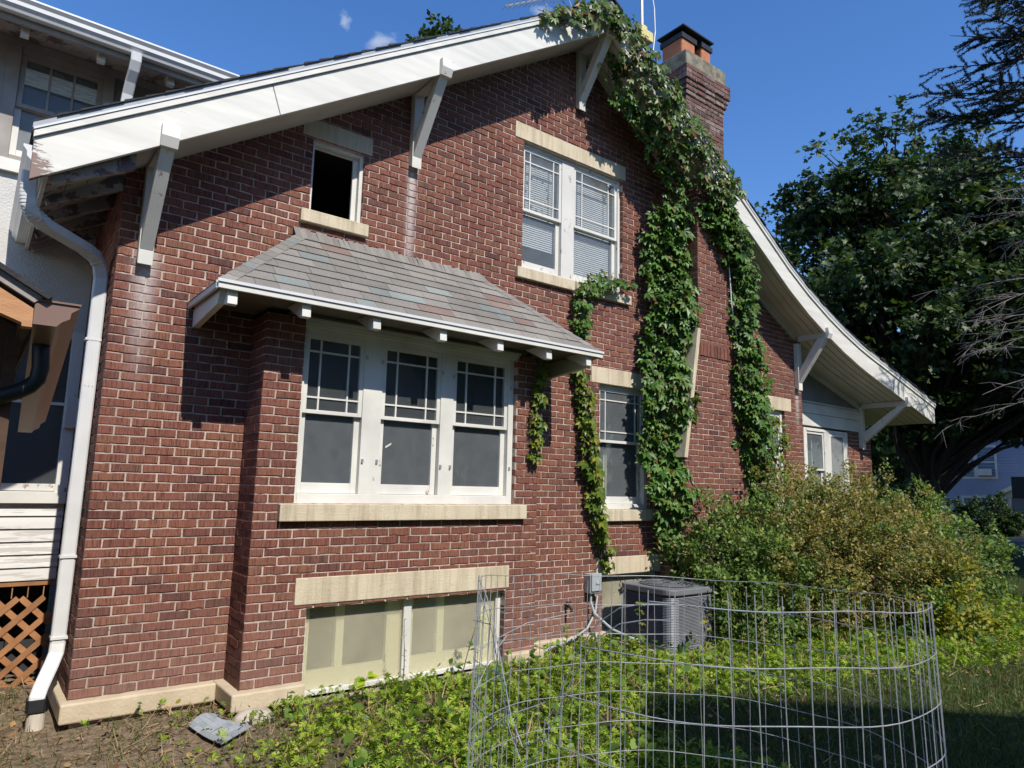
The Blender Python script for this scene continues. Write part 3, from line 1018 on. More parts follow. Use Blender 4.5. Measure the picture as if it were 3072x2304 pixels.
# small open attic window
f = MB()
ring(f, 1.442, 1.948, 0.03, 0.13, 3.912, 4.615, 0.025, 0.035, 0.025, 0.04)
aw = f.obj('attic_window', 'white', house, bevel=0.003)
g = MB()
ring(g, 1.469, 1.911, 0.075, 0.10, 3.94, 4.573, 0.012, 0.045, 0.012, 0.02)
g.obj('inner_stop', 'white', aw)

# ------------------------------------------------------------------ roof
prof = [(-0.50, zb(-0.50)), (APX, APZ)] + [(x, z) for x, z in flare]
YF, YBK = -0.53, 9.4
deck = MB()
pts = [(x, z + 0.03) for x, z in prof]
top = [(x, z + 0.365) for x, z in prof]
deck.prism(pts + top[::-1], 'y', YF + 0.045, YBK)
roof = deck.obj('roof', 'soffit', house)


def raked(name, mat, side, z0, z1, y0, y1, ext=0.0, trim_end=True):
    mb = MB()
    P = [prof[0], prof[1]] if side == 'L' else prof[1:]
    lo = [(x, z + z0) for x, z in P]
    hi = [(x, z + z1) for x, z in P]
    if side == 'L':
        lo[0] = (lo[0][0] - ext, lo[0][1] - ext * SL)
        hi[0] = (hi[0][0] - ext, hi[0][1] - ext * SL)
    else:
        k = (P[-1][1] - P[-2][1]) / (P[-1][0] - P[-2][0])
        lo[-1] = (lo[-1][0] + ext, lo[-1][1] + k * ext)
        hi[-1] = (hi[-1][0] + ext, hi[-1][1] + k * ext)
    mb.prism(lo + hi[::-1], 'y', y0, y1)
    return mb


b = raked('', '', 'L', 0.0, 0.285, YF, YF + 0.043, 0.105)
b.v = [(x, y, z) for x, y, z in b.v]
for xa, xb in ((-0.605, 0.955), (0.960, APX)):
    MB().prism([(xa, zb(xa)), (xb, zb(xb)), (xb + (0.0 if xb == APX else -0.08), zb(xb + (0.0 if xb == APX else -0.08)) + 0.285), (xa + (-0.08 if xa > 0 else 0.0), zb(xa + (-0.08 if xa > 0 else 0.0)) + 0.285)], 'y', YF, YF + 0.043).obj('barge_board', 'barge_paint', roof, bevel=0.004)
br_ = raked('', '', 'R', 0.0, 0.285, YF - 0.002, YF + 0.043).obj('barge_board', 'barge_paint', roof, bevel=0.005)
for s in 'LR':
    raked('', '', s, 0.288, 0.335, YF - 0.022, YF + 0.044, 0.11 if s == 'L' else 0.01).obj('rake_moulding', 'barge_paint', roof)
    raked('', '', s, 0.337, 0.352, YF - 0.030, YF + 0.044, 0.115 if s == 'L' else 0.015).obj('rake_moulding', 'metal_white', roof)
    raked('', '', s, 0.353, 0.388, YF - 0.024, YF + 0.046, 0.12 if s == 'L' else 0.02).obj('drip_edge', 'drip', roof)
# courses of roof shingles, each a stepped strip that shows its edge at the rake
def slope_pts(side, step=0.145):
    P = [prof[0], prof[1]] if side == 'L' else prof[1:][::-1]
    out = []
    for (a, za), (c, zc) in zip(P, P[1:]):
        L = math.hypot(c - a, zc - za)
        n = max(1, int(L / step))
        for q in range(n):
            t = q / n
            out.append((a + (c - a) * t, za + (zc - za) * t))
    out.append(P[-1])
    return out


for s in 'LR':
    pp = slope_pts(s)
    if s == 'L':
        pp = [(-0.62, zb(-0.62))] + pp
    for (a, za), (c, zc) in zip(pp, pp[1:]):
        dy = random.uniform(-0.012, 0.012)
        e = 0.39
        poly = [(a, za + e), (c, zc + e), (c, zc + e + 0.006), (a, za + e + 0.014 + random.uniform(0, 0.009))]
        MB().prism(poly, 'y', YF - 0.038 + dy, YBK + 0.02).obj('shingle_course', 'roof_shingle', roof)
MB().prism([(APX - 0.16, APZ + 0.31), (APX, APZ + 0.41), (APX + 0.16, APZ + 0.31), (APX + 0.16, APZ + 0.335), (APX, APZ + 0.435), (APX - 0.16, APZ + 0.335)], 'y', YF - 0.05, YBK).obj('ridge_cap', 'roof_shingle', roof)
# frieze boards where wall meets soffit
fz = MB()
fr_r = [(x, zb_right(x)) for x in (APX, 6.0, 7.4, 8.40, 8.908, 9.40)]
fz.prism([(x, z - 0.02) for x, z in fr_r] + [(x, z + 0.06) for x, z in fr_r[::-1]], 'y', -0.03, 0.02)
fz.obj('frieze_board', 'soffit', roof)
# tongue-and-groove boards of the right soffit
for k, yy in enumerate((-0.40, -0.29, -0.18, -0.07)):
    bd = MB()
    P = [(x, z + 0.018) for x, z in prof[1:]]
    bd.prism(P + [(x, z + 0.014) for x, z in P[::-1]], 'y', yy - 0.048, yy + 0.048)
    bd.obj('soffit_board', 'soffit', roof)
bd = MB()
P = [(x, z + 0.012) for x, z in prof[3:]]
bd.prism(P + [(x, z + 0.016) for x, z in P[::-1]], 'y', 0.0, 0.29)
bd.obj('soffit_board', 'soffit', roof)
# left eave: worn boards, rafter tails, frame of the box end
for k in range(5):
    y0 = -0.43 + k * 0.45
    MB().prism([(-0.49, zb(-0.49) + 0.02), (0.0, zb(0) + 0.02), (0.0, zb(0) - 0.10), (-0.47, zb(-0.49) - 0.03)], 'y', y0, y0 + 0.055).obj('rafter_tail', 'soffit_worn', roof)
for k in range(4):
    x0 = -0.50 + k * 0.125
    MB().prism([(x0, zb(x0) + 0.022), (x0 + 0.119, zb(x0 + 0.119) + 0.022), (x0 + 0.119, zb(x0 + 0.119) + 0.012), (x0, zb(x0) + 0.012)], 'y', -0.43, 1.44).obj('eave_board', 'soffit_worn', roof)
MB().box(-0.527, -0.502, YF + 0.05, 1.44, 3.47, 3.80).obj('fascia_board', 'soffit', roof)


def gutter(name, parent, p, q, mat, w=0.125, h=0.12, out=(-1, 0, 0), bevel=0):
    """K-profile gutter from p to q (top inner edge), open at the top"""
    p, q, o = Vector(p), Vector(q), Vector(out)
    up_ = Vector((0, 0, 1))
    pr_ = [(0, 0), (0, -h), (w * 0.52, -h), (w * 0.62, -h * 0.80), (w * 0.80, -h * 0.62), (w * 0.82, -h * 0.35), (w, -h * 0.12), (w, 0.0), (w - 0.012, 0.0),
           (w - 0.012, -h * 0.10), (w * .82 - .006, -h * .34), (w * 0.5, -h + 0.006), (0.004, -h + 0.006), (0.004, 0)]
    mb = MB()
    n = len(pr_)
    for e in (p, q):
        for a, c in pr_:
            mb.v.append(tuple(e + o * a + up_ * c))
    for k in range(n):
        k2 = (k + 1) % n
        mb.f.append((k, k2, n + k2, n + k))
    mb.f.append(tuple(range(8)))
    mb.f.append(tuple(n + k for k in range(7, -1, -1)))
    return mb.obj(name, mat, parent)


g_main = gutter('gutter', house, (-0.53, -0.482, 3.655), (-0.53, 1.44, 3.64), 'metal_white', out=(-1, 0, 0))

# brackets: post on the wall, arm and diagonal brace
def bracket(X, zf, yw, ztop, yt=-0.515, w=0.105, ph=0.82):
    b = MB()
    b.box(X - w / 2, X + w / 2, yw - 0.075, yw + 0.0, zf, zf + ph)
    b.v = [(x, y, z - (0.045 if (abs(z - zf) < 1e-6 and y < yw - 0.05) else 0)) for x, y, z in b.v]
    b.v = [(x, y, z + (0.045 if abs(z - (zf - 0.045)) < 1e-6 else 0)) if False else (x, y, z) for x, y, z in b.v]
    br = b.obj('bracket', 'white', house, bevel=0.005)
    a = MB()
    a.box(X - w / 2 + .004, X + w / 2 - .004, YF - 0.03, yw - 0.076, ztop - 0.09, ztop)
    a.obj('arm', 'soffit', br, bevel=0.004)
    c = MB()
    y0, z0 = yw - 0.076, zf + 0.10
    y1, z1 = YF + 0.01, ztop - 0.085
    t = 0.085
    c.prism([(y0, z0 - 0.03), (y0, z0 + 0.15), (y1 + 0.13, z1), (y1 - 0.02, z1)], 'x', X - w / 2 + .006, X + w / 2 - .006)
    c.obj('brace', 'peel', br, bevel=0.004)
    e = MB()
    e.prism([(YF - 0.062, ztop - 0.03), (YF - 0.032, ztop - 0.10), (YF - 0.0, ztop - 0.10), (YF - 0.0, ztop + 0.06), (YF - 0.05, ztop + 0.06)], 'x', X - w / 2 - 0.006, X + w / 2 + 0.006)
    e.obj('arm_end', 'peel', br)
    return br


bracket(0.179, 3.165, 0.0, zb(0.179) + 0.06)
bracket(2.464, 4.654, 0.0, zb(2.464) + 0.06)
bracket(4.70, 6.10, 0.0, APZ + 0.03)
bracket(9.42, 3.165, 0.0, zb_right(9.42) + 0.04, ph=0.70)
bracket(12.03, 2.385, 0.30, zb_right(12.03) + 0.02, ph=0.72)
boxo('bracket_backing', 'white', house, 11.93, 12.14, 0.285, 0.31, 2.66, 3.12)

# ------------------------------------------------------------------ sun porch at the right end
YS = 0.30
w_sp = brick_wall('porch_pier', house, 'x', YS, -1, lambda z: (11.55, 12.43), (-0.14, 2.66), [], 11.55, pick=False)
brick_wall('porch_pier', house, 'y', 12.43, 1, lambda z: (YS + 0.004, YS + 0.9), (-0.14, 2.66), [], YS, pick=False)
brick_wall('porch_apron', house, 'x', YS + 0.004, -1, lambda z: (9.57, 11.55), (-0.14, 1.15), [], 9.6, pick=False)
boxo('porch_jamb_pier', 'mortar', house, 9.57, 10.10, YS + 0.01, YS + 0.1, 1.15, 2.66)
f = MB()
f.box(10.10, 10.19, YS - 0.01, YS + 0.08, 1.15, 2.62)
f.box(11.45, 11.55, YS - 0.01, YS + 0.08, 1.15, 2.62)
f.box(10.75, 10.93, YS - 0.008, YS + 0.08, 1.20, 2.57)
f.box(10.19, 11.45, YS - 0.012, YS + 0.08, 2.57, 2.62)
f.box(10.19, 11.45, YS - 0.012, YS + 0.08, 1.15, 1.20)
pw = f.obj('porch_window', 'peel', house, bevel=0.004)
sash_window(pw, 10.19, 10.75, 1.20, 2.57, YS + 0.006, 1.93, prairie=False)
MB().box(10.36, 10.39, YS + 0.10, YS + 0.115, 1.95, 2.55).obj('curtain_edge', 'white', pw)
MB().box(10.52, 10.535, YS + 0.10, YS + 0.115, 1.95, 2.55).obj('curtain_edge', 'white', pw)
f = MB()
ring(f, 10.93, 11.45, YS - 0.004, YS + 0.03, 1.20, 2.57, 0.05, 0.05, 0.06, 0.05)
f.obj('screen_frame', 'white', pw, bevel=0.003)
MB().box(10.98, 11.40, YS + 0.008, YS + 0.012, 1.26, 2.52).obj('insect_screen', 'screen', pw)
boxo('porch_band', 'white', house, 9.58, 12.0, YS - 0.02, YS + 0.08, 2.655, 2.86, bevel=0.004)
boxo('porch_band', 'white', house, 9.58, 12.0, YS - 0.032, YS + 0.08, 2.863, 3.03, bevel=0.004)
boxo('porch_band_moulding', 'soffit', house, 9.58, 12.0, YS - 0.05, YS + 0.06, 3.033, 3.06)
gp = MB()
gp.prism([(9.58, 3.06), (11.9, 3.06), (11.9, 3.17), (11.2, 3.37), (10.4, 3.60), (9.58, 3.90)], 'y', YS + 0.0, YS + 0.05)
gp.obj('gable_panel', 'grey_panel', house)
tr_ = MB()
tr_.prism([(9.58, 3.78), (10.4, 3.50), (11.2, 3.28), (11.75, 3.13), (12.0, 3.06), (12.0, 3.20), (11.2, 3.40), (10.4, 3.62), (9.58, 3.90)], 'y', YS - 0.03, YS - 0.002)
tr_.obj('gable_trim', 'soffit', house)
boxo('porch_room', 'dark', house, 9.7, 12.3, YS + 0.9, YS + 0.94, -0.2, 3.0)
boxo('porch_ceiling', 'dark', house, 9.7, 12.3, YS + 0.09, YS + 0.9, 2.66, 2.70)

# ------------------------------------------------------------------ chimney
CY = -0.40
def chim_range(z):
    if z < 1.93:
        return (6.15, 7.72)
    if z < 3.57:
        k = (z - 1.93) / (3.57 - 1.93)
        return (6.17 + 0.27 * k, 7.70 - 0.27 * k)
    return (6.46, 7.40)


ch = brick_wall('chimney', house, 'x', CY, -1, chim_range, (-0.14, 5.62), [(6.44, 7.42, 3.232, 3.405)], 6.10, pick=False)
brick_wall('chimney_side', house, 'y', 6.46, -1, lambda z: (CY + 0.004, 0.0), (3.5, 5.62), [], CY + 0.1, pick=False)
brick_wall('chimney_side', house, 'y', 7.40, 1, lambda z: (CY + 0.004, 0.0), (3.5, 5.62), [], CY + 0.1, pick=False)
brick_wall('chimney_side', house, 'y', 6.15, -1, lambda z: (CY + 0.004, 0.0), (-0.14, 1.95), [], CY + 0.1, pick=False)
sold = MB().box(6.46, 7.40, CY + 0.006, CY + 0.09, 3.225, 3.412).obj('soldier_course', 'mortar', house)
n = 13
for k in range(n):
    a = 6.462 + k * (0.936 / n)
    V = brick_verts('x', CY - 0.012, -1, a + 0.004, a + 0.936 / n - 0.004, 3.236, 3.402, 0.09)
    b = MB()
    b.v, b.f = V, BRICK_F
    b.obj('brick', 'brick', sold)
for s in (-1, 1):
    xo, xi = (6.118, 6.415) if s < 0 else (7.752, 7.455)
    t = 0.062 * s
    MB().prism([(xo, 1.93), (xo - t, 1.925), (xi - t, 3.565), (xi, 3.58)] if s < 0 else [(xo, 1.93), (xi, 3.58), (xi - t, 3.565), (xo - t, 1.925)], 'y', CY - 0.02, 0.0).obj('shoulder_coping', 'stone', house, bevel=0.004)
# the stack above the roof
SX0, SX1, SY0, SY1 = 6.50, 7.33, -0.22, 0.42
for ax, fc, sg, rg in (('x', SY0, -1, (SX0, SX1)), ('y', SX0, -1, (SY0 + .004, SY1)), ('y', SX1, 1, (SY0 + .004, SY1))):
    brick_wall('chimney_stack', house, ax, fc, sg, (lambda r: (lambda z: r))(rg), (5.42, 6.92), [], rg[0], pick=False, mats=('brick_old', 'mortar_old'), depth=0.08)
for i, (c0, k, p) in enumerate(((102, 1, 0.018), (103, 1, 0.038), (104, 1, 0.055), (105, 3, 0.078))):
    for ax, fc, sg, rg in (('x', SY0 - p, -1, (SX0 - p, SX1 + p)), ('y', SX0 - p, -1, (SY0 - p + .004, SY1)), ('y', SX1 + p, 1, (SY0 - p + .004, SY1))):
        brick_wall('chimney_corbel', house, ax, fc, sg, (lambda r: (lambda z: r))(rg), (c0 * COURSE, (c0 + k) * COURSE), [], rg[0], pick=False, mats=('brick_old', 'mortar_old'), depth=0.08, half0=i)
boxo('chimney_core', 'mortar_old', house, SX0 + 0.05, SX1 - 0.05, SY0 + 0.05, SY1, 5.5, 7.42)
boxo('chimney_cap', 'cap_stone', house, SX0 - 0.035, SX1 + 0.035, SY0 - 0.035, SY1 + .03, 7.32, 7.555, bevel=0.012)
for x0, x1, y0, y1 in ((6.55, 6.84, -0.12, 0.24), (6.95, 7.16, -0.15, 0.06)):
    fl = boxo('flue', 'clay', house, x0, x1, y0, y1, 7.54, 7.90, bevel=0.02)
    boxo('flue_band', 'hood', fl, x0 - 0.02, x1 + 0.02, y0 - 0.02, y1 + 0.02, 7.83, 7.905)
hd = MB()
a0 = (6.50, 7.19, -0.19, 0.29)
zc_ = 7.985
hd.v = [(a0[0], a0[2], zc_), (a0[1], a0[2], zc_), (a0[1], a0[3], zc_), (a0[0], a0[3], zc_), (6.82, 0.03, 8.13), (6.86, 0.03, 8.13), (6.86, 0.07, 8.13), (6.82, 0.07, 8.13),
        (a0[0], a0[2], zc_ - 0.02), (a0[1], a0[2], zc_ - 0.02), (a0[1], a0[3], zc_ - 0.02), (a0[0], a0[3], zc_ - 0.02)]
hd.f = [(0, 1, 5, 4), (1, 2, 6, 5), (2, 3, 7, 6), (3, 0, 4, 7), (4, 5, 6, 7), (8, 9, 1, 0), (9, 10, 2, 1), (10, 11, 3, 2), (11, 8, 0, 3), (11, 10, 9, 8)]
hd.obj('chimney_hood', 'hood', house)

# ------------------------------------------------------------------ roof over the bay
EX0, EX1, EY, EZ = 0.54, 4.29, -0.81, 2.905
RX0, RX1, RZ = 1.39, 3.28, 3.69
bdk = MB()
bdk.v = [(EX0, EY, EZ), (EX1, EY, EZ), (EX1, -0.002, EZ), (EX0, -0.002, EZ), (RX0, -0.002, RZ), (RX1, -0.002, RZ),
         (EX0, EY, EZ - 0.015), (EX1, EY, EZ - 0.015), (EX1, -0.002, EZ - 0.015), (EX0, -0.002, EZ - 0.015)]
bdk.f = [(0, 1, 5, 4), (1, 2, 5), (3, 0, 4), (6, 9, 8, 7), (7, 1, 0, 6), (8, 2, 1, 7), (6, 0, 3, 9), (9, 3, 4, 5, 2, 8)]
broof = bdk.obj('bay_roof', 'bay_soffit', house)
boxo('fascia', 'white', broof, EX0 - 0.012, EX1 + 0.012, EY - 0.022, EY - 0.001, EZ - 0.055, EZ + 0.004, bevel=0.003)
for x0, x1 in ((EX0 - 0.022, EX0 - 0.001), (EX1 + 0.001, EX1 + 0.022)):
    boxo('side_fascia', 'white', broof, x0, x1, EY, -0.003, EZ - 0.055, EZ + 0.002, bevel=0.003)
boxo('eave_drip', 'metal_white', broof, EX0 - 0.02, EX1 + 0.02, EY - 0.034, EY - 0.0225, EZ - 0.012, EZ + 0.010)
for i, x in enumerate((0.64, 1.183, 1.772, 2.404, 3.02, 3.609, 4.14)):
    r_ = MB()
    y1 = BAY + 0.04 if 1.03 < x < 3.83 else -0.01
    r_.prism([(EY + 0.02, EZ - 0.017), (EY + 0.012, EZ - 0.150), (EY + 0.06, EZ - 0.155), (EY + 0.33, EZ - 0.03), (EY + 0.34, EZ - 0.017)], 'x', x - 0.034, x + 0.034)
    r_.obj('rafter_tail', 'white', broof, bevel=0.003)
for x in (EX0 + 0.05, EX1 - 0.05):
    MB().prism([(EY + 0.05, EZ - 0.018), (EY + 0.12, EZ - 0.14), (-0.04, EZ - 0.20), (-0.004, EZ - 0.20), (-0.004, EZ - 0.018)], 'x', x - 0.025, x + 0.025).obj('end_rafter', 'white', broof, bevel=0.003)
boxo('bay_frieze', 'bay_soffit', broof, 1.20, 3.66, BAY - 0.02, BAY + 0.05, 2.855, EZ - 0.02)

slope_len = math.hypot(EY, RZ - EZ)
nrow = 9


def roof_pt(u, t, face, lift):
    """point on a bay roof face. t 0 at eave, 1 at the wall"""
    if face == 'F':
        n_ = Vector((0, -(RZ - EZ), -EY)).normalized()
        return Vector((u, EY * (1 - t), EZ + (RZ - EZ) * t)) + n_ * lift
    if face == 'L':
        n_ = Vector((-(RZ - EZ), 0, RX0 - EX0)).normalized()
        return Vector((EX0 + (RX0 - EX0) * t, u, EZ + (RZ - EZ) * t)) + n_ * lift
    n_ = Vector(((RZ - EZ), 0, EX1 - RX1)).normalized()
    return Vector((EX1 + (RX1 - EX1) * t, u, EZ + (RZ - EZ) * t)) + n_ * lift


def urange(t, face):
    if face == 'F':
        return EX0 + (RX0 - EX0) * t, EX1 + (RX1 - EX1) * t
    return EY * (1 - t), -0.002


def shingle_row(face, r, tabw):
    t0, t1 = r / nrow, min((r + 1.0) / nrow, 1)
    te = t0 - (0.022 if r == 0 else 0.0)
    a0_, b0_ = urange(t0, face)
    a1_, b1_ = urange(t1, face)
    u = a0_ - random.uniform(0, tabw)
    first = True
    while u < b0_:
        w = tabw * random.choice((1, 1, 1, 0.66, 1.3))
        s, e = max(u, a0_), min(u + w, b0_)
        if e - s > 0.02:
            s1, e1 = min(max(s, a1_), b1_), max(min(e, b1_), a1_)
            g_ = 0.0015
            lo, hi = 0.012 + random.uniform(0, 0.003), 0.004
            q = [roof_pt(s + g_, te, face, lo), roof_pt(e - g_, te, face, lo), roof_pt(max(e1 - g_, s1 + .001), t1 + 0.004, face, hi), roof_pt(min(s1 + g_, e1), t1 + 0.004, face, hi),
                 roof_pt(s + g_, te, face, 0.001), roof_pt(e - g_, te, face, 0.001), roof_pt(max(e1 - g_, s1 + .001), t1 + 0.004, face, 0.0), roof_pt(min(s1 + g_, e1), t1 + 0.004, face, 0.0)]
            m = MB()
            m.v = [tuple(p) for p in q]
            m.f = [(0, 1, 2, 3), (0, 4, 5, 1), (1, 5, 6, 2), (2, 6, 7, 3), (3, 7, 4, 0)]
            if face == 'R':
                m.f = [tuple(reversed(x)) for x in m.f]
            mt = random.choices(('tab_grey', 'tab_blue', 'tab_red'), (0.72, 0.17, 0.11))[0]
            m.obj('shingle', mt, broof)
        u += w


for r in range(nrow):
    shingle_row('F', r, 0.27)
    shingle_row('L', r, 0.27)
    shingle_row('R', r, 0.27)
for (A, B) in (((EX0, EY, EZ), (RX0, 0, RZ)), ((EX1, EY, EZ), (RX1, 0, RZ))):
    A, B = Vector(A), Vector(B)
    for k in range(13):
        p, q = A.lerp(B, k / 13 - 0.01), A.lerp(B, (k + 1.25) / 13)
        if q.y > 0:
            q = A.lerp(B, 1.0)
        sgn_ = -1 if A.x < 2 else 1
        s1 = Vector((0, -1, 0.0)) * 0.0 + Vector((-sgn_ * 1.0, 0, 0)) * 0.09
        e1 = Vector((0, 1, 0)) * 0.09
        lft = Vector((0, 0, 0.030 if k else 0.026))
        lf2 = Vector((0, 0, 0.018))
        n_f = Vector((0, -(RZ - EZ), -EY)).normalized()
        m = MB()
        wq = [p + s1 + lf2 * .4, p + lft, p + e1 + lf2 * .4, q + s1 + lf2 * .2, q + lf2, q + e1 + lf2 * .2]
        # keep wings on the two roof planes
        def on(pt, face):
            if face == 'F':
                return Vector((pt.x, pt.y, EZ + (RZ - EZ) * (1 - pt.y / EY)))
            k_ = (pt.x - EX0) / (RX0 - EX0) if sgn_ < 0 else (EX1 - pt.x) / (EX1 - RX1)
            return Vector((pt.x, pt.y, EZ + (RZ - EZ) * k_))
        wq[0] = on(wq[0], 'F') + n_f * 0.016
        wq[3] = on(wq[3], 'F') + n_f * 0.010
        wq[2] = on(wq[2], 'S') + Vector((sgn_ * 0.010, 0, 0.012))
        wq[5] = on(wq[5], 'S') + Vector((sgn_ * 0.006, 0, 0.008))
        for w_ in wq:
            w_.y = min(w_.y, -0.004)
        m.v = [tuple(x) for x in wq] + [tuple(x - Vector((0, 0, 0.012))) for x in wq]
        m.f = [(0, 1, 4, 3), (1, 2, 5, 4), (0, 6, 7, 1), (1, 7, 8, 2), (0, 3, 9, 6), (2, 8, 11, 5)]
        m.obj('hip_shingle', random.choice(('tab_grey', 'tab_grey', 'tab_blue')), broof)
fl_ = MB()
N = 40
for k in range(N):
    a, b = RX0 - 0.08 + (RX1 - RX0 + 0.16) * k / N, RX0 - 0.08 + (RX1 - RX0 + 0.16) * (k + 1) / N
    h1, h2 = random.uniform(0.02, 0.05), random.uniform(0.02, 0.05)
    fl_.quad((a, -0.10, RZ - 0.075), (b, -0.10, RZ - 0.075), (b, -0.006, RZ + h2), (a, -0.006, RZ + h1))
fl_.obj('flashing', 'tab_grey', broof)

# ------------------------------------------------------------------ rear wing (enclosed porch, two storeys)
WY = 1.45
def wing():
    boxo('wing_stucco', 'stucco', house, -3.2, -0.002, WY, WY + 0.12, 2.955, 4.13)
    boxo('wing_stucco', 'stucco', house, 0.0, 2.6, WY + 0.02, WY + 0.12, 2.955, 5.36)
    boxo('wing_end_wall', 'stucco', house, -3.3, -3.2, WY, 8.0, -0.2, 5.36)
    boxo('wing_stucco', 'stucco', house, -3.2, -2.42, WY, WY + 0.12, 4.245, 5.30)
    boxo('wing_stucco', 'stucco', house, -3.2, -1.505, WY, WY + 0.12, 1.39, 2.798)
    boxo('wing_sill_board', 'white', house, -3.2, 0.3, WY - 0.05, WY + 0.10, 4.13, 4.24)
    boxo('wing_frieze', 'shade_trim', house, -3.2, 2.4, WY - 0.03, WY + 0.10, 5.30, 5.37)
    boxo('wing_room', 'dark', house, -3.15, 2.0, WY + 0.9, WY + 0.95, 0.6, 5.4)
    # upper windows: bands of double-hung units between wide posts
    for i, (xl, xr) in enumerate(((-2.31, -1.72), (-1.52, -0.93), (-0.73, -0.09))):
        f = MB()
        f.box(xl - 0.10, xl, WY - 0.035, WY + 0.08, 4.24, 5.30)
        f.box(xr, xr + (0.10 if i < 2 else 0.09), WY - 0.035, WY + 0.08, 4.24, 5.30)
        f.box(xl, xr, WY - 0.025, WY + 0.08, 5.245, 5.30)
        f.box(xl, xr, WY - 0.02, WY + 0.08, 4.24, 4.29)
        fr = f.obj('wing_upper_window', 'shade_trim', house, bevel=0.003)
        a = MB()
        ring(a, xl, xr, WY - 0.012, WY + 0.02, 4.745, 5.245, 0.045, 0.045, 0.04, 0.045)
        for k in (1, 2):
            x = xl + 0.045 + (xr - xl - 0.09) * k / 3
            a.box(x - 0.009, x + 0.009, WY - 0.006, WY + 0.014, 4.785, 5.2)
        a.obj('upper_sash', 'shade_trim', fr, bevel=0.003)
        b = MB()
        ring(b, xl, xr, WY + 0.022, WY + 0.055, 4.29, 4.78, 0.05, 0.05, 0.07, 0.035)
        b.obj('lower_sash', 'white', fr, bevel=0.003)
        for k in range(3):
            x = xl + 0.045 + (xr - xl - 0.09) * k / 3
            MB().box(x, x + (xr - xl - 0.09) / 3, WY + 0.002, WY + 0.006, 4.785, 5.2).obj('pane', 'glass', fr)
        MB().box(xl + .05, xr - .05, WY + 0.036, WY + 0.04, 4.36, 4.745).obj('pane', 'screen', fr)
    boxo('wing_dark_panel', 'grey_panel', house, 0.0, 2.4, WY - 0.01, WY + 0.019, 4.3, 5.3)
    # lower windows
    boxo('wing_belt', 'stucco', house, -3.2, -0.004, WY - 0.02, WY + 0.10, 2.80, 2.953)
    for xl, xr in ((-1.50, -0.82), (-0.80, -0.095)):
        f = MB()
        f.box(xl - 0.0, xl + 0.012, WY - 0.03, WY + 0.07, 1.39, 2.80)
        f.box(xr, xr + 0.09 if xr > -0.2 else xr + 0.018, WY - 0.03, WY + 0.07, 1.30, 2.80)
        f.box(xl, xr, WY - 0.022, WY + 0.07, 2.74, 2.80)
        f.box(xl, xr, WY - 0.022, WY + 0.07, 1.39, 1.45)
        f.box(xl, xr, WY - 0.01, WY + 0.04, 2.135, 2.16)
        fr = f.obj('wing_lower_window', 'peel', house, bevel=0.003)
        MB().box(xl + .012, xr, WY + 0.01, WY + 0.014, 1.45, 2.135).obj('pane', 'glass_clear', fr)
        MB().box(xl + .012, xr, WY + 0.01, WY + 0.014, 2.16, 2.74).obj('pane', 'glass_clear', fr)
    boxo('wing_window_sill', 'white', house, -3.2, -0.008, WY - 0.05, WY + 0.05, 1.285, 1.385, bevel=0.004)
    MB().box(-0.085, -0.002, WY - 0.09, WY - 0.031, 1.94, 2.20).obj('trim_block', 'white', house)
    # siding boards
    sb = boxo('wing_apron', 'dark', house, -3.2, -0.01, WY + 0.03, WY + 0.05, 0.64, 1.285)
    for k in range(6):
        z0 = 0.645 + k * 0.107
        MB().prism([(WY - 0.012, z0), (WY + 0.004, z0 + 0.103), (WY + 0.029, z0 + 0.103), (WY + 0.029, z0)], 'x', -3.2, -0.012).obj('siding_board', 'peel_heavy', sb)
    # lattice skirt
    la = boxo('lattice_rail', 'wood_orange', house, -3.0, -0.01, WY + 0.0, WY + 0.03, 0.60, 0.642)
    zt, zbm = 0.50, -0.22
    for x in (-0.09, -0.20, -0.31, -0.42):
        MB().box(x, x + 0.008, WY + 0.012, WY + 0.02, 0.50, 0.60).obj('hanger', 'wood_orange', la)
    H = zt - zbm
    for k in range(26):
        for s in (-1, 1):
            x0 = -3.2 + k * 0.185
            xa, xb = (x0, x0 + H) if s > 0 else (x0 + H, x0)
            za, zb_ = zbm, zt
            lim = -0.02
            p, q = Vector((xa, 0, za)), Vector((xb, 0, zb_))
            if min(p.x, q.x) > lim - 0.04:
                continue
            if p.x > lim:
                tt = (lim - q.x) / (p.x - q.x)
                p = q.lerp(p, tt)
            if q.x > lim:
                tt = (lim - p.x) / (q.x - p.x)
                q = p.lerp(q, tt)
            y = WY + (0.012 if s > 0 else 0.021)
            p.y = q.y = y
            MB().beam(p, q, 0.008, 0.047, up=(s * -1, 0, 1)).obj('lattice_slat', 'wood_orange', la)
    boxo('crawl_space', 'dark', house, -3.1, 0.0, WY + 0.5, WY + 0.55, -0.3, 0.65)
    # eave of the wing: soffit, rafters, gutter, downspout
    ev = MB()
    ev.prism([(0.92, 5.30), (0.92, 5.325), (2.2, 5.75), (6.0, 6.9), (6.0, 6.8), (2.0, 5.40), (WY - 0.03, 5.375)], 'x', -3.8, 2.5)
    er = ev.obj('wing_roof', 'soffit_worn', house)
    boxo('fascia', 'shade_trim', er, -3.8, 2.5, 0.885, 0.918, 5.215, 5.335)
    for x in (-1.85, -1.29, -0.729, -0.168, 0.40):
        MB().prism([(0.97, 5.30), (0.97, 5.17), (1.03, 5.17), (1.16, 5.30)], 'x', x - 0.03, x + 0.03).obj('rafter_tail', 'white', er)
    gutter('gutter', house, (-3.8, 0.88, 5.385), (2.5, 0.88, 5.385), 'metal_white', out=(0, -1, 0))
    boxo('shingle_edge', 'roof_shingle', er, -3.82, 2.52, 0.84, 0.95, 5.388, 5.40)
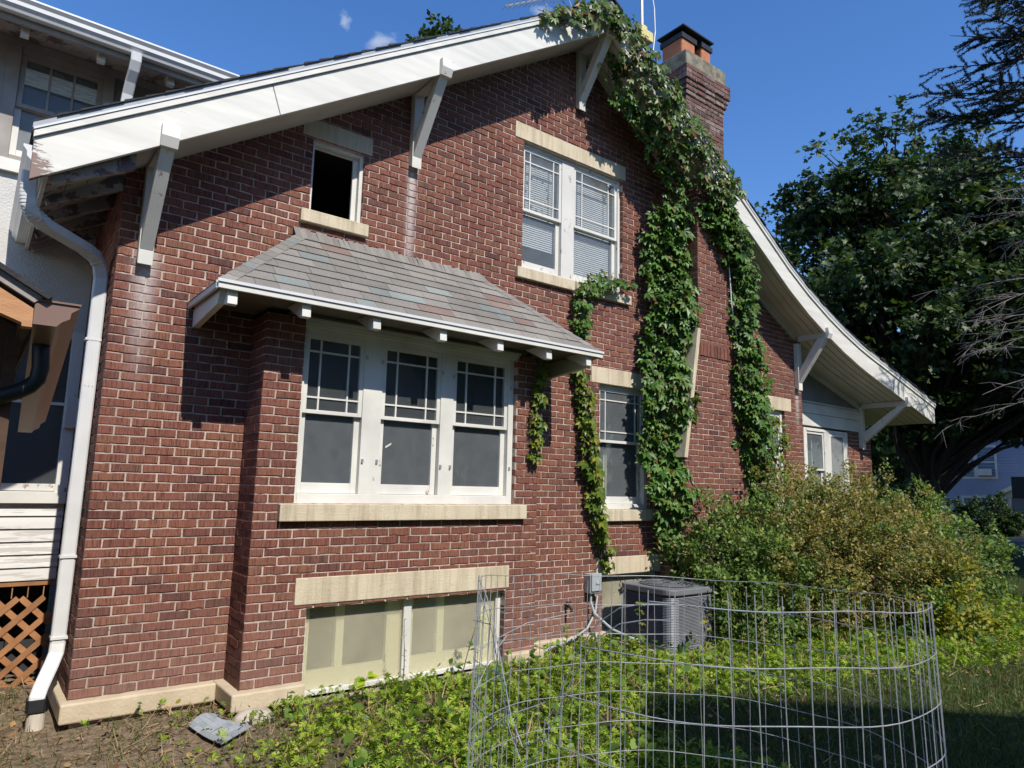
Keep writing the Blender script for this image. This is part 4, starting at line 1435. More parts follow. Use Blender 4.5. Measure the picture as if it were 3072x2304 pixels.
    dsp = MB().sweep([(0.075, 0.81, 5.27), (0.078, 0.82, 5.20), (0.075, 0.86, 5.13), (0.068, 0.93, 5.05), (0.062, 0.99, 4.95), (0.05, 1.05, 4.7), (0.045, 1.07, 4.2)], 0.085, 0.062, (1, 0, 0))
    dsp.obj('wing_downspout', 'metal_white', house)


wing()

# downspout on the corner of the brick house
ds = MB()
path = [(-0.595, -0.29, 3.54), (-0.595, -0.285, 3.46), (-0.593, -0.277, 3.389), (-0.582, -0.27, 3.325), (-0.544, -0.235, 3.268), (-0.473, -0.155, 3.242), (-0.20, 0.14, 3.215), (-0.12, 0.22, 3.19), (-0.075, 0.27, 3.14), (-0.056, 0.30, 3.05),
        (-0.055, 0.31, 2.5), (-0.058, 0.315, 1.6), (-0.062, 0.315, 0.7), (-0.064, 0.315, 0.33), (-0.068, 0.30, 0.26), (-0.095, 0.26, 0.18), (-0.15, 0.17, 0.06), (-0.167, 0.14, 0.01), (-0.168, 0.135, -0.04)]
ds.sweep(path, 0.094, 0.075, (1, 0.0, 0))
dso = ds.obj('downspout', 'metal_white', house)
for k in range(3):
    rb = MB()
    x = -0.057 - 0.025 + k * 0.025
    rb.box(x - 0.003, x + 0.003, 0.2685, 0.275, 2.2, 2.98)
    rb.obj('downspout_rib', 'metal_white', dso)
for z in (2.55, 0.93, 0.36):
    MB().box(-0.114, -0.008, 0.268, 0.36, z, z + 0.018).obj('downspout_strap', 'metal_white', dso)
for seq in (path[1:6], path[6:10]):
    for k in range(len(seq) - 1):
        p, q = Vector(seq[k]), Vector(seq[k + 1])
        if (p - q).length > 0.2:
            continue
        for t in (0.15, 0.5, 0.85):
            c = p.lerp(q, t)
            d = (q - p).normalized()
            MB().sweep([c - d * 0.004, c + d * 0.004], 0.098, 0.079, (1, 0, 0)).obj('crimp', 'metal_white', dso)
boot = MB().sweep([(-0.168, 0.138, 0.005), (-0.168, 0.135, -0.055), (-0.168, 0.135, -0.075)], 0.112, 0.094, (1, 0, 0))
boot.obj('downspout_adapter', 'black', dso)
pv = MB().tube([(-0.16, 0.14, -0.34), (-0.16, 0.14, -0.085)], 0.055, 16, cap=False)
pv.tube([(-0.16, 0.14, -0.085), (-0.16, 0.14, -0.34)], 0.049, 16, cap=False)
tag(pv.obj('drain_pipe', 'pvc'), 'short cream plastic drain pipe stub under the white downspout', 'pipe')

flush_bricks(300)

# ------------------------------------------------------------------ small things on and by the wall
eb = tag(empty('electrical_box'), 'grey electrical disconnect box on the brick wall above the air conditioner', 'electrical box')
boxo('housing', 'box_grey', eb, 4.865, 5.03, -0.10, 0.0, 0.375, 0.585, bevel=0.008)
boxo('lid', 'box_grey', eb, 4.872, 5.023, -0.118, -0.101, 0.40, 0.592, bevel=0.006)
MB().box(4.93, 4.985, -0.128, -0.119, 0.475, 0.50).obj('latch', 'box_grey', eb)
MB().tube([(4.92, -0.05, 0.375), (4.92, -0.05, 0.28), (4.93, -0.10, 0.16), (5.0, -0.3, 0.02), (5.1, -0.5, -0.05), (5.2, -0.55, -0.06)], 0.014, 8).obj('conduit', 'box_grey', eb)
sp = tag(empty('spigot'), 'small dark hose spigot sticking out of the brick wall low down', 'spigot')
MB().tube([(4.59, 0, 0.255), (4.59, -0.06, 0.255), (4.59, -0.09, 0.235), (4.59, -0.10, 0.19)], 0.014, 8).obj('spout', 'black', sp)
MB().tube([(4.59, -0.05, 0.255), (4.59, -0.05, 0.30)], 0.007, 6).obj('stem', 'steel', sp)
MB().tube([(4.59 + 0.03 * math.cos(a), -0.05 + 0.03 * math.sin(a), 0.30) for a in np.linspace(0, 2 * pi, 11)], 0.006, 5).obj('wheel', 'black', sp)
MB().tube([(5.05, -0.02, 0.33), (4.98, -0.06, 0.16), (4.8, -0.12, 0.02), (4.55, -0.16, -0.06), (4.2, -0.2, -0.1), (3.95, -0.3, -0.14)], 0.012, 8).obj('hose', 'box_grey', eb)
cbl = MB().tube([(7.05, -0.44, 5.2), (7.06, -0.45, 4.6), (7.10, -0.45, 4.0), (7.22, -0.45, 3.5), (7.30, -0.46, 3.1), (7.45, -0.46, 2.6), (7.62, -0.46, 2.1), (7.72, -0.44, 1.6)], 0.009, 6)
tag(cbl.obj('antenna_cable', 'cable'), 'white antenna cable running down the chimney front among the vines', 'cable')


# air conditioner
def air_conditioner():
    t = tag(empty('air_conditioner'), 'dark grey square outdoor air conditioner unit standing below the electrical box', 'air conditioner')
    x0, y0, s, z0, z1 = 5.18, -0.97, 0.74, -0.13, 0.50

    def rrect(a, r, n=5):
        out = []
        for cx_, cy_, st_ in ((x0 + s - a - r, y0 + a + r, -pi / 2), (x0 + s - a - r, y0 + s - a - r, 0), (x0 + a + r, y0 + s - a - r, pi / 2), (x0 + a + r, y0 + a + r, pi)):
            for k in range(n + 1):
                th = st_ + pi / 2 * k / n
                out.append((cx_ + r * math.cos(th), cy_ + r * math.sin(th)))
        return out
    MB().prism(rrect(0.03, 0.09), 'z', z0 + 0.03, z1 - 0.03).obj('coil', 'ac_dark', t)
    MB().prism(rrect(-0.005, 0.11), 'z', z0, z0 + 0.05).obj('base_pan', 'ac', t, bevel=0.008)
    lid = MB().prism(rrect(-0.012, 0.115), 'z', z1 - 0.065, z1).obj('lid', 'ac', t, bevel=0.012)
    for cx_, cy_, st_ in ((x0 + s - 0.115, y0 + 0.115, -pi / 2), (x0 + 0.115, y0 + s - 0.115, pi / 2), (x0 + 0.115, y0 + 0.115, pi), (x0 + s - 0.115, y0 + s - 0.115, 0)):
        sl = MB()
        for k in range(30):
            z = z0 + 0.06 + k * (z1 - z0 - 0.14) / 30
            for j in range(4):
                a, b = st_ + pi / 2 * j / 4, st_ + pi / 2 * (j + 1) / 4
                r1, r2_ = 0.112, 0.118
                sl.quad((cx_ + r1 * math.cos(a), cy_ + r1 * math.sin(a), z + 0.011), (cx_ + r2_ * math.cos(a), cy_ + r2_ * math.sin(a), z),
                        (cx_ + r2_ * math.cos(b), cy_ + r2_ * math.sin(b), z), (cx_ + r1 * math.cos(b), cy_ + r1 * math.sin(b), z + 0.011))
        sl.obj('corner_louver', 'ac', t)
    for ax in ('x', 'y', 'x2'):
        lv = MB()
        for k in range(34):
            z = z0 + 0.06 + k * (z1 - z0 - 0.14) / 34
            if ax == 'x':
                lv.quad((x0 + 0.11, y0 + 0.012, z + 0.008), (x0 + 0.11, y0, z), (x0 + s - 0.11, y0, z), (x0 + s - 0.11, y0 + 0.012, z + 0.008))
            elif ax == 'y':
                lv.quad((x0 + 0.012, y0 + s - 0.11, z + 0.008), (x0, y0 + s - 0.11, z), (x0, y0 + 0.11, z), (x0 + 0.012, y0 + 0.11, z + 0.008))
            else:
                lv.quad((x0 + s - 0.012, y0 + s - 0.11, z + 0.008), (x0 + s, y0 + s - 0.11, z), (x0 + s, y0 + 0.11, z), (x0 + s - 0.012, y0 + 0.11, z + 0.008))
        lv.obj('side_louvers', 'ac', t)
    c = (x0 + s / 2, y0 + s / 2)
    gr = MB()
    gr.prism([(c[0] + 0.30 * math.cos(a), c[1] + 0.30 * math.sin(a)) for a in np.linspace(0, 2 * pi, 25)[:-1]], 'z', z1 + 0.001, z1 + 0.003)
    gr.obj('fan_opening', 'ac_dark', t)
    gg = MB()
    for r in (0.06, 0.11, 0.16, 0.21, 0.26, 0.30):
        gg.tube([(c[0] + r * math.cos(a), c[1] + r * math.sin(a), z1 + 0.012) for a in np.linspace(0, 2 * pi, 25)], 0.003, 4, cap=False)
    for a in np.linspace(0, 2 * pi, 13)[:-1]:
        gg.tube([(c[0] + 0.05 * math.cos(a), c[1] + 0.05 * math.sin(a), z1 + 0.014), (c[0] + 0.31 * math.cos(a), c[1] + 0.31 * math.sin(a), z1 + 0.01)], 0.003, 4)
    gg.obj('fan_guard', 'ac', t)
    boxo('pad', 'concrete', t, x0 - 0.05, x0 + s + 0.05, y0 - 0.05, y0 + s + 0.05, -0.25, z0 - 0.002)


air_conditioner()

# rock and the scrap of shingle on the soil
def rock():
    c, V, F = Vector((1.09, -0.57, -0.15)), [], []
    n, m = 14, 8
    for j in range(m + 1):
        ph = -pi / 2 + pi * j / m
        for i in range(n):
            th = 2 * pi * i / n
            r = 1 + 0.13 * math.sin(3 * th + j) + 0.09 * math.sin(5 * th - 2 * j)
            V.append((c.x + 0.135 * r * math.cos(ph) * math.cos(th), c.y + 0.10 * r * math.cos(ph) * math.sin(th), c.z + 0.062 * math.copysign(abs(math.sin(ph)) ** 0.6, math.sin(ph))))
    for j in range(m):
        for i in range(n):
            i2 = (i + 1) % n
            F.append((j * n + i, j * n + i2, (j + 1) * n + i2, (j + 1) * n + i))
    b = MB()
    b.v, b.f = V, F
    tag(b.obj('rock', 'rock', smooth=True), 'pale flat-topped stone lying on the soil in front of the bay corner', 'rock')


rock()
sg = MB()
q0 = [Vector(p) for p in ((0.66, -0.53, -0.135), (0.84, -0.49, -0.105), (0.99, -0.83, -0.12), (0.755, -0.97, -0.15))]
n = 6
for i in range(n):
    for k in range(n):
        P = []
        for a, b in ((i, k), (i + 1, k), (i + 1, k + 1), (i, k + 1)):
            s, t = a / n, b / n
            p = q0[0] * (1 - s) * (1 - t) + q0[1] * s * (1 - t) + q0[2] * s * t + q0[3] * (1 - s) * t
            P.append(p + Vector((0, 0, 0.035 * math.sin(pi * s) * (1 - t) - 0.012 * math.sin(pi * t))))
        sg.quad(*P)
sgo = sg.obj('shingle_scrap', 'tab_scrap')
so = sgo.modifiers.new('thick', 'SOLIDIFY')
so.thickness = 0.006
tag(sgo, 'loose grey asphalt shingle lying curled on the soil', 'shingle')

# ------------------------------------------------------------------ shed in the left foreground with its brown gutter
shed = tag(empty('garden_shed'), 'plywood shed with brown gutter jutting in at the left edge', 'shed')
gp0, gp1 = Vector((-0.625, -3.70, 1.963)), Vector((-0.555, -2.0, 1.772))
dr = (gp1 - gp0)
sd = Vector((dr.y, -dr.x, 0)).normalized()
gutter('gutter', shed, gp0, gp1, 'brown_metal', 0.098, 0.062, out=tuple(sd))
gl_ = gp0 + Vector((0, -0.002, 0))
MB().beam(gl_ + Vector((0, 0, 0.001)), gl_ + sd * 0.10 + Vector((0, 0, 0.001)), 0.006, 0.005).obj('gutter_end_rim', 'brown_metal', shed)
MB().tube([(-0.592, -3.5, 1.90), (-0.588, -3.5, 1.85), (-0.585, -3.5, 1.815), (-0.589, -3.5, 1.783), (-0.605, -3.5, 1.762), (-0.63, -3.5, 1.745), (-0.667, -3.5, 1.728), (-0.8, -3.5, 1.69)], 0.0215, 14).obj('downspout', 'black', shed, smooth=True)
xw = -0.650
ang = 0.56
MB().prism([(-0.600, 1.966), (-2.6, 1.966 + 2.0 * ang), (-2.6, 1.985 + 2.0 * ang), (-0.590, 1.975)], 'y', -3.72, 0.35).obj('roof', 'roof_shingle', shed)
MB().prism([(-0.627, 1.955), (-2.6, 1.955 + 1.973 * ang), (-2.6, 1.98 + 1.973 * ang), (-0.61, 1.971)], 'y', -3.705, -3.69).obj('rake_board', 'shade_trim', shed)
MB().prism([(-0.6255, 1.892), (-0.647, 1.892), (-0.648, 1.901), (-2.6, 1.901 + 1.95 * 0.37), (-2.6, 1.94 + 1.973 * ang), (-0.6265, 1.940)], 'y', -3.70, -3.66).obj('rake_fascia', 'plywood', shed)
MB().prism([(-2.6, -0.2), (xw, -0.2), (xw, 1.93), (-2.6, 1.95 + 1.95 * ang)], 'y', -3.45, 0.30).obj('wall', 'shaded_brown_wood', shed)
MB().box(-0.649, -0.6275, -3.655, 0.33, 1.895, 1.955).obj('eave_fascia', 'shaded_brown_wood', shed)
MB().box(-0.668, -0.640, -3.48, -3.40, -0.2, 1.90).obj('corner_board', 'shaded_brown_wood', shed)

# ------------------------------------------------------------------ wire cage
def cage():
    t = tag(empty('wire_cage'), 'round cage of galvanised welded wire mesh standing on the grass', 'wire cage')
    cx_, cy_, R = 0.898, -4.552, 0.59
    H0 = -0.2

    def top(th):
        d = (th - 3.12 + pi) % (2 * pi) - pi
        return 1.258 + 0.045 * math.cos(th - 3.78) - 0.34 * math.exp(-(d / 0.26) ** 2)

    def pt(th, z):
        k = (z - H0) / 1.5
        r = R * (1 + 0.03 * math.sin(2 * th + 0.8) + 0.012 * math.sin(3 * th - 1.0 + 1.3 * k)) * (1.0 + 0.07 * (1 - k))
        d = (th - 3.12 + pi) % (2 * pi) - pi
        r *= 1 - 0.10 * k * math.exp(-(d / 0.4) ** 2)
        return (cx_ + r * math.cos(th), cy_ + r * math.sin(th), z + 0.045 * math.cos(th - 3.78) * k - 0.015 * math.sin(2 * th) * (1 - k))
    nv = 72
    for i in range(nv):
        th = 2 * pi * i / nv
        MB().tube([pt(th + 0.005 * math.sin(z * 7 + i), z) for z in np.linspace(H0, top(th) - 0.02 * math.cos(th - 3.78), 9)], 0.00110, 5).obj('wire', 'galv', t)
    nr = 15
    for k in range(nr):
        z = 1.255 - 0.1016 * k
        run = []
        runs = []
        for th in np.linspace(0, 2 * pi * 1.02, 97):
            if top(th) - 0.045 * math.cos(th - 3.78) >= z - 0.004:
                run.append(pt(th, z + 0.003 * math.sin(9 * th + k)))
            elif run:
                runs.append(run)
                run = []
        runs.append(run)
        for r_ in runs:
            if len(r_) > 2:
                MB().tube(r_, 0.00125, 5).obj('wire', 'galv', t)
    for q in (0.0, 0.03):
        MB().tube([pt(th, top(th) - 0.045 * math.cos(th - 3.78) - q) for th in np.linspace(2.55, 3.75, 14)], 0.0012, 5).obj('wire', 'galv', t)
    # cut ends sprung loose at the seam
    rr = random.Random(5)
    for k in range(9):
        a = pt(2.45 + rr.uniform(-0.1, 0.1), 0.1 + 0.12 * k)
        b_ = (a[0] + rr.uniform(0.10, 0.34), a[1] + rr.uniform(-0.16, 0.06), a[2] + rr.uniform(-0.10, 0.16))
        m_ = ((a[0] + b_[0]) / 2, (a[1] + b_[1]) / 2, (a[2] + b_[2]) / 2 + 0.02)
        MB().tube([a, m_, b_], 0.0013, 5).obj('wire', 'galv', t)


cage()


# ------------------------------------------------------------------ vegetation helpers
def foliage(name, tmpl, P, D, Nn, S, mat, parent, singles=0, single_mat=None):
    """leaves: the 'singles' nearest as parts of their own, the rest joined"""
    n = len(P)
    if singles:
        d = np.linalg.norm(P - CAMV, axis=1) / np.asarray(S)
        order = np.argsort(d)
        near, rest = order[:singles], order[singles:]
        y = nrm(D)
        z = nrm(Nn - y * (Nn * y).sum(-1, keepdims=True))
        x = np.cross(y, z)
        me = bpy.data.meshes.new('leaf')
        me.from_pydata([tuple(v) for v in tmpl[0]], [], [tuple(int(q) for q in f) for f in tmpl[1]])
        me.materials.append(M[mat])
        for i in near:
            o = bpy.data.objects.new('leaf', me)
            s = float(S[i])
            o.matrix_world = Matrix(((x[i, 0] * s, y[i, 0] * s, z[i, 0] * s, P[i, 0]), (x[i, 1] * s, y[i, 1] * s, z[i, 1] * s, P[i, 1]),
                                     (x[i, 2] * s, y[i, 2] * s, z[i, 2] * s, P[i, 2]), (0, 0, 0, 1)))
            COL.objects.link(o)
            o.parent = parent
        if len(rest) == 0:
            return
        P, D, Nn, S = P[rest], D[rest], Nn[rest], np.asarray(S)[rest]
    V, F = scatter(tmpl, P, D, Nn, S)
    o = np_mesh(name, V, F, mat, parent)
    return tag(o, kind='stuff')


def vine(label, line, mat, dens, size, ysurf, thick, singles=0, droop=0.7, stem=True, ragged=0.5, clip=None, group=None):
    """creeper: line of (x, z, width) on a wall whose surface is ysurf(x,z); leaves overlap and hang outwards"""
    t = tag(empty('climbing_vine'), label, 'vine', group)
    P, Dn, Nn, S = [], [], [], []
    stems = MB()
    for (x0, z0, w0), (x1, z1, w1) in zip(line, line[1:]):
        L = math.hypot(x1 - x0, z1 - z0)
        n = int(dens * L * (w0 + w1) / 2)
        tx, tz = (x1 - x0) / L, (z1 - z0) / L
        for _ in range(n):
            k = random.random()
            w = (w0 + (w1 - w0) * k) / 2
            s = random.gauss(0, 0.5) if random.random() < ragged else random.uniform(-1, 1)
            s = max(-1.5, min(1.5, s)) * w
            x = x0 + (x1 - x0) * k - tz * s
            z = z0 + (z1 - z0) * k + tx * s
            if clip is not None and z > clip(x):
                continue
            bulge = max(0.0, 1 - (s / max(w, 1e-3)) ** 2)
            y = ysurf(x, z) - 0.02 - random.random() ** 1.4 * thick * (0.3 + 0.7 * bulge)
            P.append((x, y, z))
            Dn.append((random.gauss(0, 0.45), random.gauss(-0.35, 0.25), -droop + random.gauss(0, 0.3)))
            Nn.append((random.gauss(0, 0.35), -1.0, 0.55 + random.gauss(0, 0.3)))
            S.append(size * random.choice((0.45, 0.7, 0.85, 1.0, 1.1, 1.3)) * random.uniform(0.85, 1.15))
    if stem:
        for q in range(7):
            pts = []
            for (x, z, w) in line:
                xx, zz = x + random.uniform(-.5, .5) * w, z + random.uniform(-.08, .08)
                pts.append((xx, ysurf(xx, zz) - 0.012, zz))
            stems.tube(pts, random.uniform(0.003, 0.008), 5)
            for _ in range(6):
                k_ = random.randrange(len(pts) - 1)
                p_ = Vector(pts[k_]).lerp(Vector(pts[k_ + 1]), random.random())
                e_ = p_ + Vector((random.uniform(-.22, .22), 0, random.uniform(-.05, .22)))
                stems.tube([p_, p_.lerp(e_, .5) + Vector((0, -.004, .02)), e_], [0.003, 0.0022, 0.001], 4, cap=False)
        stems.obj('stem', 'twig', t)
    P, Dn, Nn, S = map(np.array, (P, Dn, Nn, S))
    foliage('foliage', CREEPER, P, Dn, Nn, S, mat, t, singles)
    return t


def wall_y(x, z):
    if z > 3.57:
        return CY if 6.44 < x < 7.42 else 0.0
    if 6.13 < x < 7.74:
        return CY
    return 0.0


def wall_soft(x, z):
    y = wall_y(x, z)
    if y == 0 and 5.95 < x < 6.46:
        return -0.40 * (x - 5.95) / 0.5
    if y == 0 and 7.4 <= x < 7.9:
        return -0.40 * (7.9 - x) / 0.5
    return y


vine('thick dark green creeper climbing the wall left of the chimney', [(5.98, 5.15, 0.36), (6.04, 4.75, 0.64), (6.08, 4.46, 0.74), (6.18, 4.0, 0.72), (6.18, 3.62, 0.76), (6.04, 3.01, 0.76), (6.04, 2.43, 0.76), (6.05, 1.97, 0.74),
      (6.06, 1.52, 0.64), (6.09, 1.19, 0.42), (6.22, 0.8, 0.32), (6.3, 0.4, 0.26), (6.3, 0.0, 0.3)], 'vine', 560, 0.112, lambda x, z: -0.05 - 0.12 * (0.5 + 0.5 * math.sin(z * 5.3)) - 0.12 * min(1.0, max(0.0, (x - 5.85) / 0.3)), 0.16, 230, ragged=0.2)
vine('green creeper hanging over the right half of the chimney', [(6.62, 5.40, 0.75), (6.95, 5.08, 0.65), (7.25, 4.75, 0.58), (7.45, 4.4, 0.52), (7.35, 3.75, 0.58), (7.45, 3.14, 0.66), (7.45, 2.65, 0.62), (7.62, 2.17, 0.66), (7.74, 1.74, 0.6), (7.8, 1.2, 0.5), (7.8, 0.5, 0.4)],
     'vine', 470, 0.105, wall_soft, 0.26, 150, ragged=0.4)
vine('creeper sprays reaching across the far window of the main wall', [(7.62, 3.2, 0.25), (7.95, 2.85, 0.35), (8.3, 2.55, 0.40), (8.5, 2.25, 0.42), (8.6, 1.9, 0.45), (8.55, 1.6, 0.4)], 'vine_yellow', 200, 0.09, lambda x, z: -0.12, 0.28, 60, ragged=0.6)
vine('creeper with reddening leaves draped along the roof peak and down the right bargeboard', [(3.6, 6.50, 0.14), (3.9, 6.63, 0.30), (4.24, 6.83, 0.36), (4.6, 7.02, 0.40), (4.75, 7.08, 0.42), (4.95, 6.86, 0.52), (5.24, 6.62, 0.60), (5.6, 6.36, 0.66), (5.93, 6.10, 0.70), (6.3, 5.84, 0.74), (6.69, 5.58, 0.68), (7.0, 5.38, 0.44)],
     'vine_red', 250, 0.10, lambda x, z: YF - 0.03, 0.16, 220, ragged=0.5, droop=0.9, clip=lambda x: APZ + 0.45 - SL * abs(x - APX) + 0.03 * math.sin(x * 23))
vine('dark creeper tangle hanging under the eave beside the peak bracket', [(4.95, 6.75, 0.30), (5.0, 6.45, 0.36), (5.05, 6.1, 0.30), (5.3, 6.3, 0.55), (5.62, 5.98, 0.55), (5.95, 5.68, 0.55), (6.2, 5.35, 0.5), (6.1, 5.0, 0.4)],
     'vine', 260, 0.10, lambda x, z: -0.30, 0.22, 90, ragged=0.5, droop=0.9)
vine('creeper strand across the upper window sill and down past the bay roof', [(5.52, 4.02, 0.10), (5.3, 4.0, 0.14), (5.06, 3.97, 0.20), (4.80, 3.88, 0.24), (4.70, 3.7, 0.25), (4.69, 3.52, 0.22), (4.66, 3.21, 0.20), (4.66, 2.98, 0.14)],
     'vine', 520, 0.085, lambda x, z: -0.05, 0.14, 150, ragged=0.3)
vine('creeper strand with yellowing leaves beside the side window', [(4.66, 2.85, 0.14), (4.78, 2.61, 0.20), (4.80, 2.23, 0.20), (4.86, 1.87, 0.22), (4.95, 1.5, 0.22), (5.0, 1.19, 0.20), (5.12, 0.88, 0.15), (5.15, 0.62, 0.08)],
     'vine_yellow', 470, 0.095, lambda x, z: -0.02, 0.14, 200, ragged=0.3)
vine('short strand of bright green creeper on the right edge of the bay', [(3.83, 2.80, 0.09), (3.79, 2.56, 0.12), (3.79, 2.23, 0.15), (3.77, 2.0, 0.12), (3.74, 1.78, 0.06)], 'vine_yellow', 620, 0.07, lambda x, z: BAY - 0.01, 0.07, 110, ragged=0.3)


# ------------------------------------------------------------------ shrubs and ground plants
def blob_pts(n, blobs, shell=0.55):
    """points in a union of ellipsoids, denser toward the skin"""
    B = np.array(blobs, float)
    w = B[:, 3] * B[:, 4] * B[:, 5]
    idx = RNG.choice(len(B), n, p=w / w.sum())
    d = rand_dirs(n)
    r = (shell + (1 - shell) * RNG.random(n)) ** 0.8
    r *= 1 + 0.19 * RNG.normal(size=n)
    return B[idx, :3] + d * r[:, None] * B[idx, 3:6], d


def twigs(mb, base, tips, r0=0.012, seg=4, wob=0.12):
    for tp in tips:
        b = Vector(base) if not callable(base) else Vector(base(tp))
        tp = Vector(tp)
        pts = []
        for k in range(seg + 1):
            q = b.lerp(tp, k / seg)
            bend = math.sin(pi * k / seg) * 0.12 * (tp - b).length
            pts.append(q + Vector((random.uniform(-wob, wob) * k / seg, random.uniform(-wob, wob) * k / seg, bend)))
        mb.tube(pts, [r0 * (1 - 0.8 * k / seg) for k in range(seg + 1)], 4, cap=False)


def shrub(name, label, cat, blobs, n, size, mat, base, tmpl=LEAF, ntw=60, twr=0.01, tmat='twig', up=0.3, per=55, slen=0.30, extra=None):
    """bush: leafy sprays that stick out of a union of ellipsoids, each with its twig"""
    t = tag(empty(name), label, cat)
    ns = max(6, n // per)
    C0, d0 = blob_pts(ns, blobs, 0.35)
    ok = C0[:, 2] > gz(C0[:, 0], C0[:, 1]) + 0.03
    C0, d0 = C0[ok], d0[ok]
    ns = len(C0)
    sd_ = nrm(d0 + RNG.normal(scale=0.55, size=d0.shape) + np.array((0, 0, up)))
    L = slen * RNG.uniform(0.5, 1.5, ns)
    idx = RNG.integers(0, ns, n)
    k = RNG.random(n)
    P = C0[idx] + sd_[idx] * (k * L[idx])[:, None] + RNG.normal(scale=0.045 + 0.35 * size, size=(n, 3)) * (1.1 - 0.7 * k)[:, None]
    P[:, 2] -= 0.10 * (k * L[idx]) ** 2 / slen
    g_ok = P[:, 2] > gz(P[:, 0], P[:, 1]) + 0.01
    P, idx = P[g_ok], idx[g_ok]
    m = len(P)
    D = sd_[idx] * 0.8 + RNG.normal(scale=0.6, size=P.shape)
    Nn = RNG.normal(scale=0.5, size=P.shape) + np.array((0, -0.45, 0.9))
    S = size * RNG.uniform(0.55, 1.4, m)
    if extra is None:
        V, F = scatter(tmpl, P, D, Nn, S)
        tag(np_mesh('foliage', V, F, mat, t), kind='stuff')
    else:
        emat, esh = extra
        sel = (RNG.random(ns) < esh)[idx]
        for nm, q, mt in (('foliage', ~sel, mat), ('foliage', sel, emat)):
            V, F = scatter(tmpl, P[q], D[q], Nn[q], S[q])
            tag(np_mesh(nm, V, F, mt, t), kind='stuff')
    mb = MB()
    for i in range(ns):
        a_ = C0[i]
        e_ = a_ + sd_[i] * L[i]
        mb.tube([tuple(a_), tuple(e_ - np.array((0, 0, 0.10 * L[i] ** 2 / slen)))], [twr * 0.35, twr * 0.12], 3, cap=False)
    sel = RNG.choice(ns, min(ntw, ns), replace=False)
    twigs(mb, base, [tuple(C0[i]) for i in sel], twr)
    tag(mb.obj('branches', tmat, t), kind='stuff')
    return t


shrub('overgrown_shrub', 'big tangled olive brown shrub in front of the sun porch', 'shrub',
      [(7.3, -1.0, 0.55, 0.75, 0.6, 0.7), (8.1, -1.2, 0.75, 1.0, 0.75, 0.85), (9.0, -1.3, 0.65, 1.0, 0.8, 0.85), (8.3, -0.8, 1.15, 0.8, 0.5, 0.6), (9.7, -1.4, 0.5, 0.8, 0.7, 0.7), (7.7, -0.9, 1.05, 0.5, 0.45, 0.6), (9.2, -0.9, 1.05, 0.6, 0.5, 0.6)],
      56000, 0.046, 'shrub', lambda q: (q[0] * 0.6 + 8.4 * 0.4, -1.2, -0.2), ntw=260, twr=0.008, extra=('shrub_green', 0.22))
shrub('leafy_green_shrub', 'greener shrub growing against the chimney foot behind the air conditioner', 'shrub',
      [(6.6, -0.85, 0.35, 0.6, 0.45, 0.6), (6.3, -0.75, 0.85, 0.45, 0.35, 0.5), (7.0, -0.9, 0.5, 0.5, 0.45, 0.7), (6.9, -0.8, 1.1, 0.4, 0.3, 0.35), (6.1, -1.15, 0.1, 0.35, 0.4, 0.35)],
      17000, 0.052, 'shrub_green', lambda q: (q[0] * 0.7 + 6.7 * 0.3, -0.9, -0.2), ntw=110, twr=0.007)
shrub('yellowing_bush', 'bush with bright yellow green leaves at the right end of the big shrub', 'bush',
      [(9.15, -2.0, 0.10, 0.55, 0.35, 0.40), (8.85, -2.1, -0.10, 0.40, 0.3, 0.25), (9.6, -1.8, 0.40, 0.55, 0.40, 0.35)],
      5200, 0.070, 'shrub_yellow', lambda q: (q[0] * 0.5 + 9.1 * 0.5, -1.95, -0.2), ntw=60, twr=0.007, extra=('shrub_green', 0.35))
shrub('sapling', 'light green saplings rising behind the big shrub near the blue house', 'sapling',
      [(11.4, -1.0, 0.9, 0.7, 0.5, 0.55), (12.2, -1.1, 0.72, 0.5, 0.4, 0.42), (11.2, -1.0, 1.35, 0.35, 0.3, 0.35), (12.6, -1.3, 0.45, 0.45, 0.4, 0.4), (11.7, -1.2, 0.35, 0.9, 0.5, 0.55)],
      9000, 0.065, 'shrub_green', lambda q: (q[0] * 0.6 + 11.7 * 0.4, -1.1, -0.2), ntw=80, twr=0.008)
shrub('dark_porch_bush', 'dark leafy bushes in the shade beyond the house corner', 'bush',
      [(15.5, 2.5, 0.9, 1.6, 1.2, 1.2), (14.5, 3.5, 1.6, 1.2, 1.2, 1.4), (17.5, 3.5, 1.2, 1.6, 1.2, 1.2)],
      9000, 0.13, 'back_leaf', lambda q: (q[0], 3.0, -0.2), ntw=40, twr=0.012)


